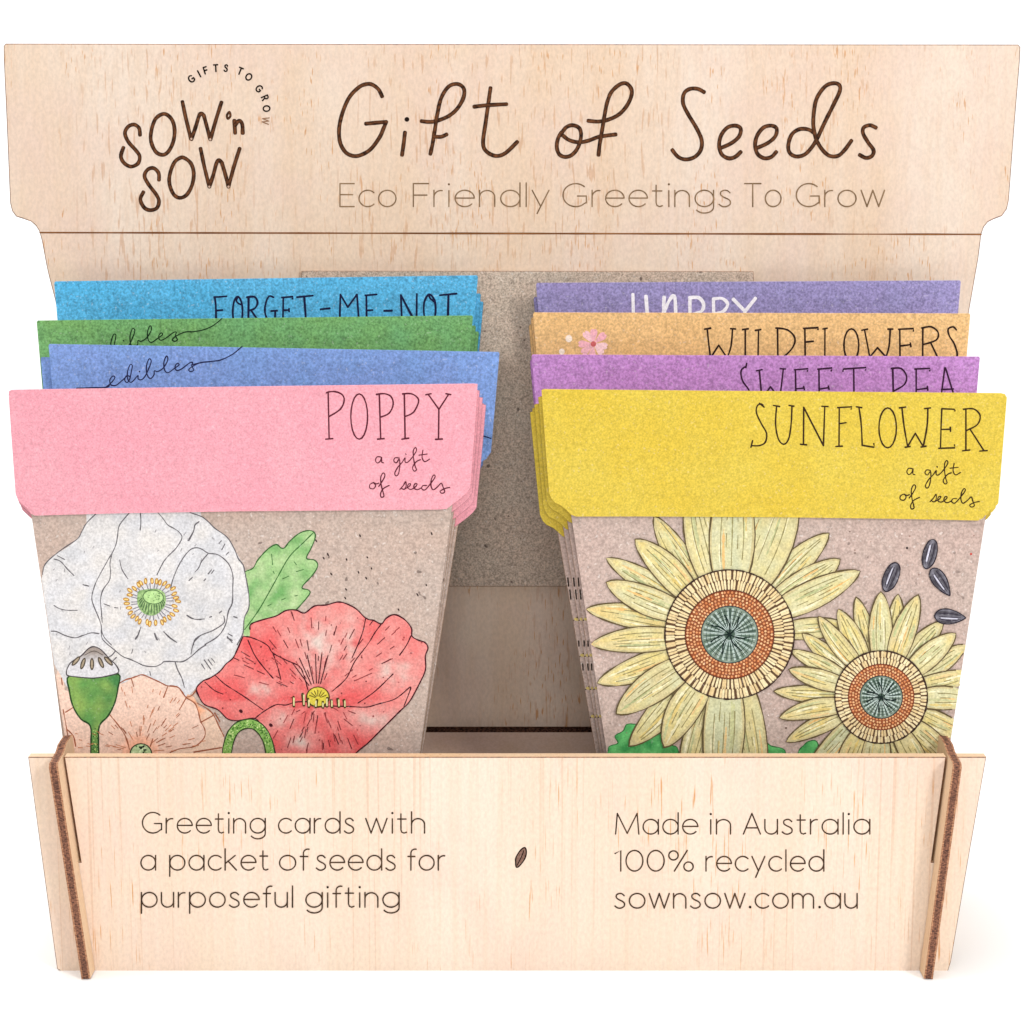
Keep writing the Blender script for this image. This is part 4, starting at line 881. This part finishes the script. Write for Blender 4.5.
    for k in range(rows):
        ra = r0 + (r1_ - r0) * (k + .55) / rows; cnt = int(2 * math.pi * ra / (3.5 if r1_ > 38 else 3.2))
        for i in range(cnt):
            a = 2 * math.pi * (i + .5 * (k % 2)) / cnt + RR.uniform(-.02, .02); s = (r1_ - r0) / rows * .34
            pr.dot((c[0] + math.cos(a) * ra, c[1] + math.sin(a) * ra), s * 1.5, s * 1.4, lin((120, 62, 38)), a, 8)
            pr.dot((c[0] + math.cos(a) * ra, c[1] + math.sin(a) * ra), s * 1.22, s * 1.1, mixc(lin((226, 182, 134)), lin((206, 126, 76)), RR.random()), a, 7)
    pr.lift(); pr.dot(c, r0 + .9, None, lin((34, 44, 52)), 0, 36); pr.lift()
    n = 36; pr.fill([(c[0] + r0 * math.cos(2 * math.pi * i / n), c[1] + r0 * math.sin(2 * math.pi * i / n)) for i in range(n)],
        lambda x, y: mixc(mixc(lin((94, 114, 98)), lin((132, 144, 130)), .5 + nz(x, y, .12, seed)), lin((52, 76, 64)), 1 - math.dist((x, y), c) / (r0 * .55)), 2.2)
    gk = lin((36, 58, 52)); gw = lin((196, 212, 206))
    for i in range(9):
        a0 = 2 * math.pi * i / 9 + .2
        for j in range(-4, 5):                      # hatched facets
            a = a0 + j * .085; p = (c[0] + math.cos(a) * r0 * .2, c[1] + math.sin(a) * r0 * .2); q = (c[0] + math.cos(a0 + j * .11) * r0 * .93, c[1] + math.sin(a0 + j * .11) * r0 * .93)
            pr.stroke([p, q], .55, gk if j % 2 else gw, False)
        for k in range(4):
            rr = r0 * (.42 + .14 * k); pr.stroke([(c[0] + math.cos(a0 + t) * rr, c[1] + math.sin(a0 + t) * rr) for t in (-.3, -.1, .1, .3)], .5, gk, False)
    for i in range(7):
        a = 2 * math.pi * i / 7 + RR.uniform(-.2, .2); pr.stroke([c, (c[0] + math.cos(a + .25) * r0 * .35, c[1] + math.sin(a + .25) * r0 * .35), (c[0] + math.cos(a) * r0 * .72, c[1] + math.sin(a) * r0 * .72)], 1.2, lin((20, 34, 32)), True, None, .4)
for k, bk in enumerate(YB):
    p2 = Print(bk['pl'], .03, inset(bk['poly'], .3)); ex = lambda y, P=bk['poly']: P[1][0] + (P[0][0] - P[1][0]) * (y - P[1][1]) / (P[0][1] - P[1][1])
    for (ya_, yb_) in ((578, 586), (590, 599), (641, 646), (664, 670)):
        p2.stroke([(ex(ya_) + 2.2, ya_), (ex(yb_) + 1.6, yb_)], 1.5, lin((48, 38, 32)), False)
    for yy in (619, 655, 688, 716):
        p2.stroke([(ex(yy) + .8, yy + 1.5), (ex(yy) + 2.6, yy), (ex(yy) + 6, yy - 2.5)], 1.1, lin((60, 46, 36)), True); p2.stroke([(ex(yy) + 2.6, yy), (ex(yy) + 7, yy + 1)], 2.6, lin((206, 184, 112)), False)
    p2.build('petal_tip_print', M['wash'], bk['pocket'], bk['base'])
# green leaves low behind the petals
pr = Print(cs['pl'], .03, cv2)
for lf in ([(606, 775), (608, 751), (610, 746), (618, 743), (615, 736), (623, 731), (626.5, 724.7), (633, 724), (645, 726), (655, 726), (664.7, 729.7), (668, 738), (672, 745), (678, 749.6), (680, 775)],
           [(751, 775), (751.6, 748), (760, 744), (766.5, 743), (771.5, 746), (783, 748.8), (786, 755), (788, 775)], [(794, 775), (798, 753), (803, 746), (809.7, 741), (818, 744), (820, 775)]):
    pr.fill(smooth(lf, True, 3), lambda x, y: mixc(lin((98, 178, 104)), lin((60, 142, 76)), .5 + 1.2 * nz(x, y, .1)), 2.5)
    pr.stroke(lf, 1.0, lin((50, 104, 58)), True, None, .3)
pr.build('leaf_print', M['wash'], cs['pocket'], cs['base'])
pr = Print(cs['pl'], .06, cv2)
sunflower(pr, (729.3, 634.2), 28, 43.5, 64.2, [
    (852, 627, 22, .3), (654, 516, 26, .3), (716, 478, 40, .3), (606, 558, 24, .2), (682, 800, 34, .3), (760, 800, 40, .4), (829, 533, 28, .4), (586, 609, 25, .1), (597, 683, 27, .1), (629, 746, 30, .2), (692, 484, 40, .2), (635, 539, 29, .0),
    (790, 470, 56, .35), (733, 470, 46, .6), (840, 559, 29, .3), (860, 571, 29, .3), (606, 582, 29, .25), (591, 644, 26, .1), (664, 747, 33, .15), (616, 713.5, 33, .6), (719, 800, 42, .6)], 3)
pr.build('sunflower_print', M['wash'], cs['pocket'], cs['base'])
pr = Print(cs['pl'], .17, cv2)
sunflower(pr, (880.6, 696.6), 20.8, 32.3, 45.8, [
    (856, 597, 19, .0), (898, 594, 20, .2), (943, 621, 22, .4), (966, 645, 22, .2), (802, 633, 18, .1), (790, 650, 17, .1), (974, 672, 20, .1), (773.5, 691, 18, .1), (786, 741.5, 19, .1), (972, 735, 22, .1), (905, 800, 26, .2), (838, 609, 21, .0), (818, 616, 19, .1), (805, 775, 26, .6), (880.6, 591.5, 24, .5), (918, 594.5, 24, .2),
    (955.4, 633, 24, .3), (788.5, 669, 20, .3), (779, 717.5, 20, .1), (976, 700, 24, .4), (955, 770, 26, .05), (930, 790, 24, .2), (840, 790, 34, .2), (872, 800, 30, .6)], 5)
pr.build('sunflower_print', M['wash'], cs['pocket'], cs['base'])
pr = Print(cs['pl'], .26, cv2)
for (x, y), ln, w, a in [((929.6, 554), 15, 7.0, math.radians(105)), ((890.8, 577), 15.2, 7.6, math.radians(112)), ((940.3, 581.6), 15.6, 7.2, math.radians(56)), ((949.5, 616.6), 15, 7.6, math.radians(4))]:
    ca, sa = math.cos(a), math.sin(a); sgn = -1 if a > 1.6 else 1
    f = lambda u, v: (x + u * ln * ca - v * w * sa, y + u * ln * sa + v * w * ca)
    poly = smooth([f(-1 * (1 if sgn > 0 else .97), 0), f(-.75, -.75), f(-.2, -1), f(.45, -.72), f(1, -.12), f(1, .12), f(.45, .72), f(-.2, 1), f(-.75, .75)], True, 4) if a < 1.6 else \
           smooth([f(-1, 0), f(-.8, -.62), f(-.2, -.95), f(.5, -.86), f(.95, -.3), f(.95, .3), f(.5, .86), f(-.2, .95), f(-.8, .62)], True, 4)
    def sf(px, py):
        v = (-(px - x) * sa + (py - y) * ca) / w; u = ((px - x) * ca + (py - y) * sa) / ln
        return mixc(lin((66, 62, 68)), lin((122, 119, 128)), .5 + .9 * math.sin(v * 5.5 + .6) * .5 + .5 * nz(px, py, .3))
    pr.fill(poly, sf, 1.1); pr.stroke(poly, 1.1, lin((40, 34, 44)), False, None, .3, closed=True)
    for v in (-.45, .05, .5): pr.stroke([f(-.7, v * .7), f(0, v), f(.75, v * .5)], .9, lin((44, 38, 52)), True, None, .3, taper=True)
    pr.stroke([f(-.55, .25), f(.5, .2)], 1.3, lin((196, 194, 208)), False, None, .3)
pr.build('sunflower_seeds_print', M['wash'], cs['pocket'], cs['base'])
pr = Print(cs['pl'], .03, cv2)
for x, y, c, r in [(907, 548, (50, 40, 40), 1.2), (971, 554, (190, 70, 60), 1.2), (855, 553, (110, 90, 80), .9), (786, 728, (110, 90, 80), 1.1)] + [(R.uniform(575, 980), R.uniform(522, 750), R.choice([(120, 100, 92), (232, 218, 210), (150, 120, 110)]), R.uniform(.4, .9)) for _ in range(70)]:
    pr.dot((x, y), r, None, lin(c))
pr.build('fibre_specks_print', M['print'], cs['pocket'], cs['base'])

# ------------------------------------------------------------------ light
w = bpy.data.worlds.new('World'); sc.world = w; w.use_nodes = True
bg = w.node_tree.nodes['Background']; bg.inputs[0].default_value = (1, 1, 1, 1); bg.inputs[1].default_value = WORLD = .46
def area(name, loc, target, size, power, color=(1, 1, 1)):
    l = bpy.data.lights.new(name, 'AREA'); l.size = size; l.energy = power; l.color = color; l.shape = 'SQUARE'
    o = bpy.data.objects.new(name, l); COL.objects.link(o); o.location = loc
    o.rotation_euler = (Vector(target) - Vector(loc)).to_track_quat('-Z', 'Y').to_euler(); return o
area('key_softbox', (.72, -.82, .68), (0, 0, .08), .22, 7.5, (1, .99, .975))
area('added_gap_fill', (.05, -1.3, .42), (0, 0, .09), .5, 4.3)  # unseen light added to brighten the gap between the card stacks
area('added_ground_light', (-.25, .1, 1.3), (-.15, .25, 0), 1.2, 20.0)  # unseen overhead light added to whiten the ground and wash out its shadow
sc.view_settings.view_transform = 'Standard'; sc.view_settings.look = 'None'; sc.view_settings.exposure = -0.18; sc.view_settings.gamma = 1; sc.view_settings.use_curve_mapping = False
sc.render.engine = 'CYCLES'; sc.cycles.max_bounces = 8; sc.cycles.diffuse_bounces = 4
